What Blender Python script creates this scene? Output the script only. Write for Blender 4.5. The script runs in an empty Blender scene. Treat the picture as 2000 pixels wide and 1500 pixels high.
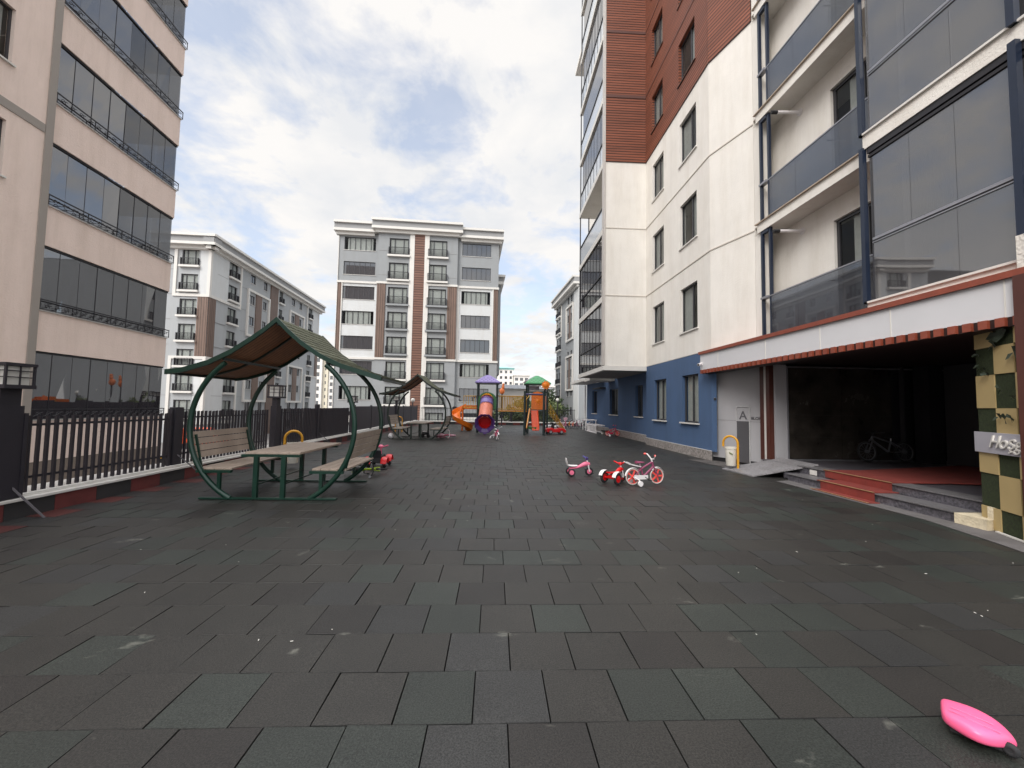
import bpy, math, random
from mathutils import Vector, Matrix
random.seed(7)
S = bpy.context.scene
PI = math.pi
# ------------------------------------------------------------------ camera
fpx = 788.0; th = math.atan(43.5/788); rl = math.radians(1.0); ph = math.radians(2.45)
F_ = Vector((0, math.cos(th), math.sin(th))); R_ = Vector((1, 0, 0)); U_ = Vector((0, -math.sin(th), math.cos(th)))
R2 = R_*math.cos(rl) + U_*math.sin(rl); U2 = U_*math.cos(rl) - R_*math.sin(rl)
rz = Matrix.Rotation(-ph, 3, 'Z')
F_, R2, U2 = rz @ F_, rz @ R2, rz @ U2
cd = bpy.data.cameras.new('camera'); cam = bpy.data.objects.new('camera', cd); S.collection.objects.link(cam)
cam.matrix_world = Matrix(((R2.x, U2.x, -F_.x, 0), (R2.y, U2.y, -F_.y, 0), (R2.z, U2.z, -F_.z, 1.63), (0, 0, 0, 1)))
cd.sensor_width = 36; cd.lens = 36*fpx/2000; cd.clip_start = 0.05; cd.clip_end = 3000
S.camera = cam
S.view_settings.view_transform = 'Standard'; S.view_settings.look = 'None'
S.view_settings.exposure = 0.84; S.view_settings.gamma = 1
# ------------------------------------------------------------------ sky and sun
SUN_EL, SUN_AZ = math.radians(40), math.radians(222)      # azimuth clockwise from +Y
W = bpy.data.worlds.new('World'); S.world = W; W.use_nodes = True
nt = W.node_tree; nt.nodes.clear()
def N(t, **k):
    n = nt.nodes.new(t)
    for a, b in k.items(): setattr(n, a, b)
    return n
out = N('ShaderNodeOutputWorld'); sky = N('ShaderNodeTexSky'); sky.sky_type = 'NISHITA'; sky.sun_disc = False
sky.sun_elevation = SUN_EL; sky.sun_rotation = SUN_AZ; sky.altitude = 100; sky.air_density = 1.0; sky.dust_density = 1.5
bs = N('ShaderNodeBackground'); bs.inputs[1].default_value = 0.15; nt.links.new(sky.outputs[0], bs.inputs[0])
tc = N('ShaderNodeTexCoord'); sx = N('ShaderNodeSeparateXYZ'); nt.links.new(tc.outputs['Generated'], sx.inputs[0])
def mth(op, a, b=None, clamp=False):
    n = N('ShaderNodeMath', operation=op); n.use_clamp = clamp
    for i, v in enumerate((a, b)):
        if v is None: continue
        if isinstance(v, (int, float)): n.inputs[i].default_value = v
        else: nt.links.new(v, n.inputs[i])
    return n.outputs[0]
zc = mth('ADD', mth('MAXIMUM', sx.outputs[2], 0.0), 0.22)
cx = mth('DIVIDE', sx.outputs[0], zc); cy = mth('DIVIDE', sx.outputs[1], zc)
cb = N('ShaderNodeCombineXYZ'); nt.links.new(cx, cb.inputs[0]); nt.links.new(cy, cb.inputs[1]); cb.inputs[2].default_value = 3.7
n1 = N('ShaderNodeTexNoise'); n1.inputs['Scale'].default_value = 3.6; n1.inputs['Detail'].default_value = 9; n1.inputs['Roughness'].default_value = 0.58; n1.inputs['Distortion'].default_value = 0.25
n2 = N('ShaderNodeTexNoise'); n2.inputs['Scale'].default_value = 3.3; n2.inputs['Detail'].default_value = 6; n2.inputs['Roughness'].default_value = 0.58; n2.inputs['Distortion'].default_value = 0.3
nt.links.new(cb.outputs[0], n1.inputs[0]); nt.links.new(cb.outputs[0], n2.inputs[0])
rp = N('ShaderNodeValToRGB'); nt.links.new(n1.outputs[0], rp.inputs[0])
rp.color_ramp.elements[0].position = 0.39; rp.color_ramp.elements[0].color = (0, 0, 0, 1)
rp.color_ramp.elements[1].position = 0.54; rp.color_ramp.elements[1].color = (1, 1, 1, 1)
hz = mth('SUBTRACT', 1.0, mth('MULTIPLY', sx.outputs[2], 6.0), True)          # the haze near the horizon is white
mask = mth('MAXIMUM', rp.outputs[0], hz); mask = mth('ADD', mth('MULTIPLY', mask, 0.52), 0.48)
rc = N('ShaderNodeValToRGB'); nt.links.new(n2.outputs[0], rc.inputs[0])
rc.color_ramp.elements[0].position = 0.36; rc.color_ramp.elements[0].color = (0.76, 0.77, 0.79, 1)
rc.color_ramp.elements[1].position = 0.60; rc.color_ramp.elements[1].color = (0.89, 0.87, 0.85, 1)
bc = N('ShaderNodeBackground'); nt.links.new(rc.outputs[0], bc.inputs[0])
zen = N('ShaderNodeMapRange'); zen.interpolation_type = 'SMOOTHSTEP'; zen.inputs[1].default_value = 0.72; zen.inputs[2].default_value = 0.98; zen.inputs[3].default_value = 0.0; zen.inputs[4].default_value = 3.6; nt.links.new(sx.outputs[2], zen.inputs[0])   # extra cloud brightness added overhead, above the view, to light the facades
bk = N('ShaderNodeMapRange'); bk.interpolation_type = 'SMOOTHSTEP'; bk.inputs[1].default_value = 0.05; bk.inputs[2].default_value = 0.9; bk.inputs[3].default_value = 0.0; bk.inputs[4].default_value = 1.0; nt.links.new(mth('MULTIPLY', sx.outputs[1], -1.0), bk.inputs[0])   # and more added behind the camera, also to light the facades
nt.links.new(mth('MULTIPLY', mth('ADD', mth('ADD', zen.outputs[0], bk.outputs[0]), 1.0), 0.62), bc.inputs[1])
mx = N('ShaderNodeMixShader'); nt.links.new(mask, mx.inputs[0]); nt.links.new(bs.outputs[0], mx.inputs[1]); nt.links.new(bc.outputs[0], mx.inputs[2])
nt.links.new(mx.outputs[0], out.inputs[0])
sl = bpy.data.lights.new('sun', 'SUN'); sl.energy = 1.5; sl.angle = math.radians(28); sl.color = (1, 0.965, 0.92)
so = bpy.data.objects.new('sun', sl); S.collection.objects.link(so)
sd = Vector((math.sin(SUN_AZ)*math.cos(SUN_EL), math.cos(SUN_AZ)*math.cos(SUN_EL), math.sin(SUN_EL)))
so.rotation_euler = (-sd).to_track_quat('-Z', 'Y').to_euler(); so.location = (0, 0, 60)
# ------------------------------------------------------------------ materials
def srgb(r, g, b):
    f = lambda c: (c/255/12.92) if c/255 <= 0.04045 else ((c/255+0.055)/1.055)**2.4
    return (f(r), f(g), f(b))
MT = {}
def M(name, col, rough=0.6, var=0.0, vs=3.0, bump=0.0, bsc=60.0, metal=0.0, spec=0.5, stain=0.0, emit=None):
    if name in MT: return MT[name]
    m = bpy.data.materials.new(name); m.use_nodes = True; t = m.node_tree; p = t.nodes['Principled BSDF']; MT[name] = m
    p.inputs['Roughness'].default_value = rough; p.inputs['Metallic'].default_value = metal
    p.inputs['Specular IOR Level'].default_value = spec
    p.inputs['Base Color'].default_value = (*col, 1)
    co = t.nodes.new('ShaderNodeTexCoord')
    if var or stain:
        nz = t.nodes.new('ShaderNodeTexNoise'); nz.inputs['Scale'].default_value = vs; nz.inputs['Detail'].default_value = 7; nz.inputs['Roughness'].default_value = 0.65
        t.links.new(co.outputs['Object'], nz.inputs[0])
        r = t.nodes.new('ShaderNodeValToRGB'); e = r.color_ramp.elements
        e[0].position = 0.3; e[1].position = 0.7
        e[0].color = (*[c*(1-var) for c in col], 1); e[1].color = (*[min(1, c*(1+var)) for c in col], 1)
        t.links.new(nz.outputs[0], r.inputs[0]); src = r.outputs[0]
        if stain:
            mp = t.nodes.new('ShaderNodeMapping'); mp.inputs['Scale'].default_value = (1.6, 1.6, 0.22)
            t.links.new(co.outputs['Object'], mp.inputs[0])
            ns = t.nodes.new('ShaderNodeTexNoise'); ns.inputs['Scale'].default_value = 1.3; ns.inputs['Detail'].default_value = 8; ns.inputs['Roughness'].default_value = 0.7
            t.links.new(mp.outputs[0], ns.inputs[0])
            rs = t.nodes.new('ShaderNodeValToRGB'); rs.color_ramp.elements[0].position = 0.44; rs.color_ramp.elements[1].position = 0.72
            rs.color_ramp.elements[0].color = (1, 1, 1, 1); k = 1-stain; rs.color_ramp.elements[1].color = (k, k*0.985, k*0.96, 1)
            t.links.new(ns.outputs[0], rs.inputs[0])
            mm = t.nodes.new('ShaderNodeMixRGB'); mm.blend_type = 'MULTIPLY'; mm.inputs[0].default_value = 1
            t.links.new(src, mm.inputs[1]); t.links.new(rs.outputs[0], mm.inputs[2]); src = mm.outputs[0]
        t.links.new(src, p.inputs['Base Color'])
        rr = t.nodes.new('ShaderNodeMath'); rr.operation = 'MULTIPLY_ADD'; rr.inputs[1].default_value = 0.2; rr.inputs[2].default_value = max(0.02, rough-0.1); rr.use_clamp = True
        t.links.new(nz.outputs[0], rr.inputs[0]); t.links.new(rr.outputs[0], p.inputs['Roughness'])
    if bump:
        nb = t.nodes.new('ShaderNodeTexNoise'); nb.inputs['Scale'].default_value = bsc; nb.inputs['Detail'].default_value = 5
        t.links.new(co.outputs['Object'], nb.inputs[0])
        b = t.nodes.new('ShaderNodeBump'); b.inputs['Strength'].default_value = bump; b.inputs['Distance'].default_value = 0.02
        t.links.new(nb.outputs[0], b.inputs['Height']); t.links.new(b.outputs[0], p.inputs['Normal'])
    if emit:
        p.inputs['Emission Color'].default_value = (*col, 1); p.inputs['Emission Strength'].default_value = emit
    return m
def slats(name, col, dark, pitch, axis=2, gap=0.22, rough=0.55, var=0.25):
    """boards laid at a pitch along one axis (1=along Y, 2=up), with real dark grooves between them"""
    m = bpy.data.materials.new(name); m.use_nodes = True; t = m.node_tree; p = t.nodes['Principled BSDF']; MT[name] = m
    p.inputs['Roughness'].default_value = rough
    g = t.nodes.new('ShaderNodeNewGeometry'); s = t.nodes.new('ShaderNodeSeparateXYZ'); t.links.new(g.outputs['Position'], s.inputs[0])
    def mt(op, a, b):
        n = t.nodes.new('ShaderNodeMath'); n.operation = op
        for i, v in enumerate((a, b)):
            if isinstance(v, (int, float)): n.inputs[i].default_value = v
            else: t.links.new(v, n.inputs[i])
        return n.outputs[0]
    if axis == 3: src = mt('ADD', s.outputs[0], s.outputs[1])
    else: src = s.outputs[axis]
    d = mt('DIVIDE', src, pitch); fr = mt('FRACT', d, 0); fl = mt('FLOOR', d, 0)
    r = t.nodes.new('ShaderNodeValToRGB'); r.color_ramp.interpolation = 'EASE'
    e = r.color_ramp.elements; e[0].position = gap*0.6; e[0].color = (0, 0, 0, 1); e[1].position = gap; e[1].color = (1, 1, 1, 1)
    e2 = r.color_ramp.elements.new(0.97); e2.color = (1, 1, 1, 1); e3 = r.color_ramp.elements.new(1.0); e3.color = (0, 0, 0, 1)
    t.links.new(fr, r.inputs[0])
    mp = t.nodes.new('ShaderNodeVectorMath'); mp.operation = 'MULTIPLY'; mp.inputs[1].default_value = (0.7, 0.7, 9) if axis == 2 else (9, 9, 0.7)
    t.links.new(g.outputs['Position'], mp.inputs[0])
    nz = t.nodes.new('ShaderNodeTexNoise'); nz.inputs['Scale'].default_value = 1.2; nz.inputs['Detail'].default_value = 6; t.links.new(mp.outputs[0], nz.inputs[0])
    wn = t.nodes.new('ShaderNodeTexWhiteNoise'); wn.noise_dimensions = '1D'; t.links.new(fl, wn.inputs['W'])
    v = mt('ADD', mt('MULTIPLY', nz.outputs[0], 1.1), mt('MULTIPLY', wn.outputs[0], 0.35))
    c = t.nodes.new('ShaderNodeValToRGB'); ce = c.color_ramp.elements; ce[0].position = 0.35; ce[1].position = 1.0
    ce[0].color = (*[x*(1-var) for x in col], 1); ce[1].color = (*[x*(1+var) for x in col], 1); t.links.new(v, c.inputs[0])
    mxx = t.nodes.new('ShaderNodeMixRGB'); mxx.inputs[1].default_value = (*dark, 1); t.links.new(r.outputs[0], mxx.inputs[0]); t.links.new(c.outputs[0], mxx.inputs[2])
    t.links.new(mxx.outputs[0], p.inputs['Base Color'])
    b = t.nodes.new('ShaderNodeBump'); b.inputs['Strength'].default_value = 0.8; b.inputs['Distance'].default_value = 0.02
    t.links.new(r.outputs[0], b.inputs['Height']); t.links.new(b.outputs[0], p.inputs['Normal'])
    return m
def glass(name, tint, alpha, refl_rough=0.02, base=(0.02, 0.022, 0.025), wav=0.0, ior=1.6):
    """a pane: part see-through (tinted), part dark body, mirror reflection by Fresnel"""
    m = bpy.data.materials.new(name); m.use_nodes = True; t = m.node_tree; MT[name] = m
    p = t.nodes['Principled BSDF']; p.inputs['Base Color'].default_value = (*base, 1); p.inputs['Roughness'].default_value = refl_rough
    p.inputs['IOR'].default_value = ior; p.inputs['Specular IOR Level'].default_value = 0.5
    o = t.nodes['Material Output']
    if wav:
        co = t.nodes.new('ShaderNodeTexCoord'); nb = t.nodes.new('ShaderNodeTexNoise'); nb.inputs['Scale'].default_value = 0.8; nb.inputs['Detail'].default_value = 1
        t.links.new(co.outputs['Object'], nb.inputs[0]); b = t.nodes.new('ShaderNodeBump'); b.inputs['Strength'].default_value = wav; b.inputs['Distance'].default_value = 0.05
        t.links.new(nb.outputs[0], b.inputs['Height']); t.links.new(b.outputs[0], p.inputs['Normal'])
    if alpha < 1:
        tr = t.nodes.new('ShaderNodeBsdfTransparent'); tr.inputs[0].default_value = (*tint, 1)
        fr = t.nodes.new('ShaderNodeLayerWeight'); fr.inputs[0].default_value = 0.5; pw = t.nodes.new('ShaderNodeMath'); pw.operation = 'POWER'; pw.inputs[1].default_value = 3.5; t.links.new(fr.outputs['Facing'], pw.inputs[0])
        ad = t.nodes.new('ShaderNodeMath'); ad.operation = 'ADD'; ad.use_clamp = True; ad.inputs[1].default_value = alpha; t.links.new(pw.outputs[0], ad.inputs[0])
        ms = t.nodes.new('ShaderNodeMixShader'); t.links.new(ad.outputs[0], ms.inputs[0]); t.links.new(tr.outputs[0], ms.inputs[1]); t.links.new(p.outputs[0], ms.inputs[2])
        t.links.new(ms.outputs[0], o.inputs[0])
    return m
cream = M('cream_render', srgb(229, 225, 218), 0.85, 0.04, 1.3, 0.4, 30, stain=0.10)
pink = M('pinkish_render', srgb(234, 214, 202), 0.85, 0.035, 1.2, 0.5, 24, stain=0.12)
blue = M('blue_render', srgb(68, 92, 126), 0.8, 0.05, 1.5, 0.35, 45, stain=0.10)
redslat = slats('red_brown_cladding', srgb(130, 74, 52), srgb(48, 27, 20), 0.125, 2, 0.3)
brnslat = slats('brown_cladding', srgb(116, 82, 68), srgb(60, 38, 32), 0.3, 2, 0.25)
brnvert = slats('brown_vertical_cladding', srgb(112, 90, 78), srgb(60, 46, 40), 0.28, 3, 0.2)
white = M('white_trim', srgb(214, 211, 205), 0.6, 0.03, 2.5)
panelw = M('white_composite_panel', srgb(205, 205, 208), 0.35, 0.03, 1.0)
grayp = M('grey_wall_panel', srgb(166, 165, 168), 0.45, 0.04, 1.2, 0.05, 80)
gray1 = M('light_grey_render', srgb(168, 171, 173), 0.85, 0.03, 0.8, stain=0.06)
gray2 = M('mid_grey_render', srgb(148, 151, 153), 0.85, 0.03, 0.8, stain=0.06)
gray3 = M('pale_render', srgb(204, 206, 206), 0.85, 0.03, 0.8, stain=0.06)
corn = M('cornice_grey', srgb(150, 150, 150), 0.8, 0.04, 1)
dark = M('dark_interior', (0.012, 0.012, 0.014), 0.9, 0.3, 1.5)
roomg = M('room_wall', srgb(120, 116, 110), 0.9, 0.08, 1)
frame = M('anthracite_frame', srgb(58, 58, 62), 0.4, 0.08, 4)
navy = M('navy_steel', srgb(26, 37, 56), 0.4, 0.12, 3)
blackm = M('black_steel', srgb(36, 35, 40), 0.5, 0.15, 5)
fencem = M('dark_fence_paint', srgb(44, 41, 47), 0.5, 0.12, 5, 0.05, 120)
sheetm = M('dark_sheet_panel', srgb(58, 54, 62), 0.55, 0.08, 1.5)
alu = M('brushed_rail', srgb(150, 150, 155), 0.35, 0.08, 4, metal=0.6)
curt = M('net_curtain', srgb(200, 198, 192), 0.9, 0.10, 6)
stone = M('white_coping_stone', srgb(206, 203, 198), 0.7, 0.06, 5, 0.1, 80, stain=0.15)
pstrip = M('taupe_corner_strip', srgb(152, 144, 136), 0.6, 0.03, 2)
taupe = M('taupe_base', srgb(128, 116, 106), 0.8, 0.05, 2, 0.1, 60)
rcanopy = M('red_brown_aluminium', srgb(134, 66, 48), 0.4, 0.15, 6)
dbrown = M('dark_brown_post', srgb(78, 42, 34), 0.4, 0.12, 4)
gl_win = glass('window_glass', (0.86, 0.9, 0.9), 0.16, wav=0.02)
gl_dark = glass('tinted_balcony_glass', (0.5, 0.5, 0.52), 1.0, base=(0.026, 0.024, 0.028), wav=0.04, ior=2.5)
gl_tint = glass('tinted_clear_glass', (0.55, 0.58, 0.62), 0.45, base=(0.035, 0.035, 0.04), wav=0.035, ior=2.6)
gl_smoke = glass('smoked_balustrade_glass', (0.50, 0.53, 0.58), 0.42, base=(0.09, 0.095, 0.11), wav=0.03, ior=2.4)
gl_enc = glass('grey_enclosure_glass', (0.55, 0.56, 0.6), 0.62, base=(0.085, 0.083, 0.088), wav=0.035, ior=2.8)
gl_far = glass('far_window_glass', (1, 1, 1), 1.0, base=(0.035, 0.038, 0.045), wav=0.02, ior=1.9)
# ------------------------------------------------------------------ mesh helpers
class MB:
    def __init__(s): s.v = []; s.f = []; s.col = None
    def add(s, vs, fs):
        n = len(s.v); s.v += [tuple(v) for v in vs]; s.f += [tuple(i+n for i in f) for f in fs]; return s
    def box(s, x0, x1, y0, y1, z0, z1):
        return s.hexa([(x0, y0, z0), (x1, y0, z0), (x1, y1, z0), (x0, y1, z0), (x0, y0, z1), (x1, y0, z1), (x1, y1, z1), (x0, y1, z1)])
    def hexa(s, p):
        return s.add(p, [(3, 2, 1, 0), (4, 5, 6, 7), (0, 1, 5, 4), (1, 2, 6, 5), (2, 3, 7, 6), (3, 0, 4, 7)])
    def quad(s, *p): return s.add(p, [tuple(range(len(p)))])
    def bar(s, a, b, w, h=None, up=(0, 0, 1)):
        a, b = Vector(a), Vector(b); d = (b-a).normalized(); h = h or w; u = Vector(up)
        if abs(d.dot(u)) > 0.95: u = Vector((0, 1, 0))
        x = d.cross(u).normalized()*w/2; y = x.cross(d).normalized()*h/2
        return s.hexa([a-x-y, a+x-y, a+x+y, a-x+y, b-x-y, b+x-y, b+x+y, b-x+y])
    def tube(s, path, r, n=8, closed=False, caps=True):
        P = [Vector(p) for p in path]; m = len(P); rs = r if isinstance(r, (list, tuple)) else [r]*m
        rings = []; nrm = None
        for i in range(m):
            a = P[(i-1) % m] if (closed or i > 0) else P[i]; b = P[(i+1) % m] if (closed or i < m-1) else P[i]
            d = (b-a).normalized()
            if nrm is None:
                u = Vector((0, 0, 1)) if abs(d.z) < 0.9 else Vector((1, 0, 0)); nrm = (u-d*u.dot(d)).normalized()
            else:
                q = nrm-d*nrm.dot(d); nrm = q.normalized() if q.length > 1e-6 else nrm
            bn = d.cross(nrm)
            rings.append([P[i]+(nrm*math.cos(2*PI*k/n)+bn*math.sin(2*PI*k/n))*rs[i] for k in range(n)])
        vs = [v for q in rings for v in q]; fs = []
        for i in range(m if closed else m-1):
            j = (i+1) % m
            for k in range(n): fs.append((i*n+k, i*n+(k+1) % n, j*n+(k+1) % n, j*n+k))
        if not closed and caps: fs += [tuple(range(n))[::-1], tuple((m-1)*n+k for k in range(n))]
        return s.add(vs, fs)
    def cyl(s, a, b, r, n=12, r2=None): return s.tube([a, b], [r, r if r2 is None else r2], n)
    def torus(s, c, ax, R, r, n=24, m=8, a0=0, a1=2*PI):
        ax = Vector(ax).normalized(); u = ax.orthogonal().normalized(); w = ax.cross(u); c = Vector(c); full = abs(a1-a0-2*PI) < 1e-6
        k = n if full else n+1
        return s.tube([c+(u*math.cos(a0+(a1-a0)*i/n)+w*math.sin(a0+(a1-a0)*i/n))*R for i in range(k)], r, m, closed=full)
    def ell(s, c, rx, ry, rz_, n=12, m=8):
        vs = []; fs = []
        for j in range(m+1):
            t = PI*j/m
            for i in range(n):
                a = 2*PI*i/n; vs.append((c[0]+rx*math.sin(t)*math.cos(a), c[1]+ry*math.sin(t)*math.sin(a), c[2]+rz_*math.cos(t)))
        for j in range(m):
            for i in range(n): fs.append((j*n+i, (j+1)*n+i, (j+1)*n+(i+1) % n, j*n+(i+1) % n))
        return s.add(vs, fs)
    def prism(s, pts, vec):
        n = len(pts); v = Vector(vec); a = [Vector(p) for p in pts]
        return s.add(a+[p+v for p in a], [tuple(range(n))[::-1], tuple(range(n, 2*n))]+[(i, (i+1) % n, n+(i+1) % n, n+i) for i in range(n)])
    def loft(s, rings, closed_ends=True):
        n = len(rings[0]); vs = [v for r in rings for v in r]; fs = []
        for i in range(len(rings)-1):
            for k in range(n): fs.append((i*n+k, i*n+(k+1) % n, (i+1)*n+(k+1) % n, (i+1)*n+k))
        if closed_ends: fs += [tuple(range(n))[::-1], tuple((len(rings)-1)*n+k for k in range(n))]
        return s.add(vs, fs)
    def fb(s, F, u0, u1, z0, z1, d0, d1):
        return s.hexa([F(u0, z0, d1), F(u1, z0, d1), F(u1, z0, d0), F(u0, z0, d0), F(u0, z1, d1), F(u1, z1, d1), F(u1, z1, d0), F(u0, z1, d0)])
    def wall(s, F, u0, u1, z0, z1, holes=(), dep=0.2, d=0.0):
        us = sorted({u0, u1, *[h[0] for h in holes], *[h[1] for h in holes]}); zs = sorted({z0, z1, *[h[2] for h in holes], *[h[3] for h in holes]})
        us = [u for u in us if u0 <= u <= u1]; zs = [z for z in zs if z0 <= z <= z1]
        for a, b in zip(us, us[1:]):
            for c, e in zip(zs, zs[1:]):
                mu, mz = (a+b)/2, (c+e)/2
                if any(h[0] < mu < h[1] and h[2] < mz < h[3] for h in holes): continue
                s.quad(F(a, c, d), F(b, c, d), F(b, e, d), F(a, e, d))
        for h in holes:
            a, b, c, e = h
            s.quad(F(a, c, d), F(a, e, d), F(a, e, d-dep), F(a, c, d-dep)); s.quad(F(b, c, d), F(b, c, d-dep), F(b, e, d-dep), F(b, e, d))
            s.quad(F(a, e, d), F(b, e, d), F(b, e, d-dep), F(a, e, d-dep)); s.quad(F(a, c, d), F(a, c, d-dep), F(b, c, d-dep), F(b, c, d))
        return s
    def build(s, name, mat, parent=None, world=False, smooth=0, mat2=None, f2=(), bevel=0.0):
        off = Vector((0, 0, 0))
        if world:
            q = parent
            while q is not None: off += q.location; q = q.parent
        me = bpy.data.meshes.new(name); me.from_pydata([tuple(Vector(v)-off) for v in s.v] if world and parent else s.v, [], s.f)
        me.materials.append(mat)
        if mat2 is not None:
            me.materials.append(mat2)
            for i in f2: me.polygons[i].material_index = 1
        me.validate(); me.update()
        if smooth:
            me.shade_smooth()
            try: me.set_sharp_from_angle(angle=math.radians(smooth))
            except Exception: pass
        o = bpy.data.objects.new(name, me); S.collection.objects.link(o)
        if parent: o.parent = parent
        if bevel:
            b = o.modifiers.new('bevel', 'BEVEL'); b.width = bevel; b.segments = 2; b.limit_method = 'ANGLE'
        return o
def FR(x, y, tx, ty, flip=False):
    l = math.hypot(tx, ty); tx /= l; ty /= l; nx, ny = (ty, -tx) if not flip else (-ty, tx)
    return lambda u, z, d=0.0: (x+tx*u+nx*d, y+ty*u+ny*d, z)
def tag(o, label=None, cat=None, group=None, kind=None):
    if label: o['label'] = label
    if cat: o['category'] = cat
    if group: o['group'] = group
    if kind: o['kind'] = kind
    return o
def thing(name, label, cat, loc=(0, 0, 0), rz_=0.0, group=None, rot=None):
    o = bpy.data.objects.new(name, None); S.collection.objects.link(o); o.location = loc
    o.rotation_euler = rot if rot else (0, 0, rz_); o.empty_display_size = 0.2
    return tag(o, label, cat, group)
def copy_tree(o, parent=None, **kw):
    c = o.copy(); S.collection.objects.link(c); c.parent = parent
    for ch in list(o.children): copy_tree(ch, c)
    for k, v in kw.items():
        if k in ('loc', 'rot'): setattr(c, {'loc': 'location', 'rot': 'rotation_euler'}[k], v)
        else: c[k] = v
    return c
def bez(a, b, c, d, n):
    a, b, c, d = map(Vector, (a, b, c, d)); return [a*(1-t)**3+b*3*t*(1-t)**2+c*3*t*t*(1-t)+d*t**3 for t in [i/n for i in range(n+1)]]
# window: frame, sashes, pane and sill on facade frame F
def window(F, u0, u1, z0, z1, parent, dep=0.12, mull=(0.5,), sill=white, fm=None, gm=None, curtain=None, sillp=0.06, fw=0.05, trans=()):
    fm = fm or frame; gm = gm or gl_win
    a = MB(); a.fb(F, u0, u0+fw, z0, z1, -dep, -dep+0.05); a.fb(F, u1-fw, u1, z0, z1, -dep, -dep+0.05)
    a.fb(F, u0+fw, u1-fw, z1-fw, z1, -dep, -dep+0.05); a.fb(F, u0+fw, u1-fw, z0, z0+fw, -dep, -dep+0.05)
    for k in mull: um = u0+(u1-u0)*k; a.fb(F, um-fw/2, um+fw/2, z0+fw, z1-fw, -dep+0.003, -dep+0.05)
    for k in trans: zm = z0+(z1-z0)*k; a.fb(F, u0+fw, u1-fw, zm-fw/2, zm+fw/2, -dep+0.002, -dep+0.045)
    w = a.build('window', fm, parent, True)
    g = MB(); g.quad(F(u0+fw, z0+fw, -dep+0.02), F(u1-fw, z0+fw, -dep+0.02), F(u1-fw, z1-fw, -dep+0.02), F(u0+fw, z1-fw, -dep+0.02)); g.build('pane', gm, w, True)
    if sill: MB().fb(F, u0-0.06, u1+0.06, z0-0.045, z0, -dep+0.05, sillp).build('sill', sill, w, True)
    if curtain:
        c = MB(); ua, ub = u0+(u1-u0)*curtain[0], u0+(u1-u0)*curtain[1]; n = 14; zt, zb = z1-fw, z0+fw+(z1-z0)*curtain[2]
        P = [F(ua+(ub-ua)*i/n, zt, -dep-0.04+0.025*(i % 2)) for i in range(n+1)]; Q = [F(ua+(ub-ua)*i/n, zb, -dep-0.04+0.025*(i % 2)) for i in range(n+1)]
        c.add(Q+P, [(i, i+1, n+2+i, n+1+i) for i in range(n)]); c.build('curtain', curt, w, True, smooth=80)
    return w
# ------------------------------------------------------------------ ground and floor
OUTZ = -3.0
m = M('street_asphalt', srgb(112, 108, 106), 0.9, 0.12, 0.5, 0.1, 30)
tag(MB().quad((-700, -300, OUTZ), (700, -300, OUTZ), (700, 1500, OUTZ), (-700, 1500, OUTZ)).build('ground', m), kind='structure')
# rubber tiles: every tile a real slab with a bevelled top, laid in running bond
tm = bpy.data.materials.new('rubber_tile'); tm.use_nodes = True; t = tm.node_tree; p = t.nodes['Principled BSDF']
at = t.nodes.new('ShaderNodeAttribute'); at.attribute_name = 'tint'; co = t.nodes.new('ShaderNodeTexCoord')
g1 = t.nodes.new('ShaderNodeTexNoise'); g1.inputs['Scale'].default_value = 110; g1.inputs['Detail'].default_value = 4; t.links.new(co.outputs['Object'], g1.inputs[0])
g2 = t.nodes.new('ShaderNodeTexNoise'); g2.inputs['Scale'].default_value = 0.9; g2.inputs['Detail'].default_value = 8; g2.inputs['Roughness'].default_value = 0.7; t.links.new(co.outputs['Object'], g2.inputs[0])
ra = t.nodes.new('ShaderNodeValToRGB'); ra.color_ramp.elements[0].position = 0.36; ra.color_ramp.elements[0].color = (0.5, 0.5, 0.5, 1); ra.color_ramp.elements[1].position = 0.64; ra.color_ramp.elements[1].color = (1.65, 1.65, 1.65, 1); t.links.new(g1.outputs[0], ra.inputs[0])
rb = t.nodes.new('ShaderNodeValToRGB'); rb.color_ramp.elements[0].position = 0.3; rb.color_ramp.elements[0].color = (0.74, 0.74, 0.74, 1); rb.color_ramp.elements[1].position = 0.75; rb.color_ramp.elements[1].color = (1.25, 1.23, 1.2, 1); t.links.new(g2.outputs[0], rb.inputs[0])
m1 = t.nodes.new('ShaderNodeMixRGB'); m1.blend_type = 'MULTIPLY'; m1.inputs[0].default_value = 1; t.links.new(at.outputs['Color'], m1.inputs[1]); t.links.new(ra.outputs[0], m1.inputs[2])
m2 = t.nodes.new('ShaderNodeMixRGB'); m2.blend_type = 'MULTIPLY'; m2.inputs[0].default_value = 1; t.links.new(m1.outputs[0], m2.inputs[1]); t.links.new(rb.outputs[0], m2.inputs[2])
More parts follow.
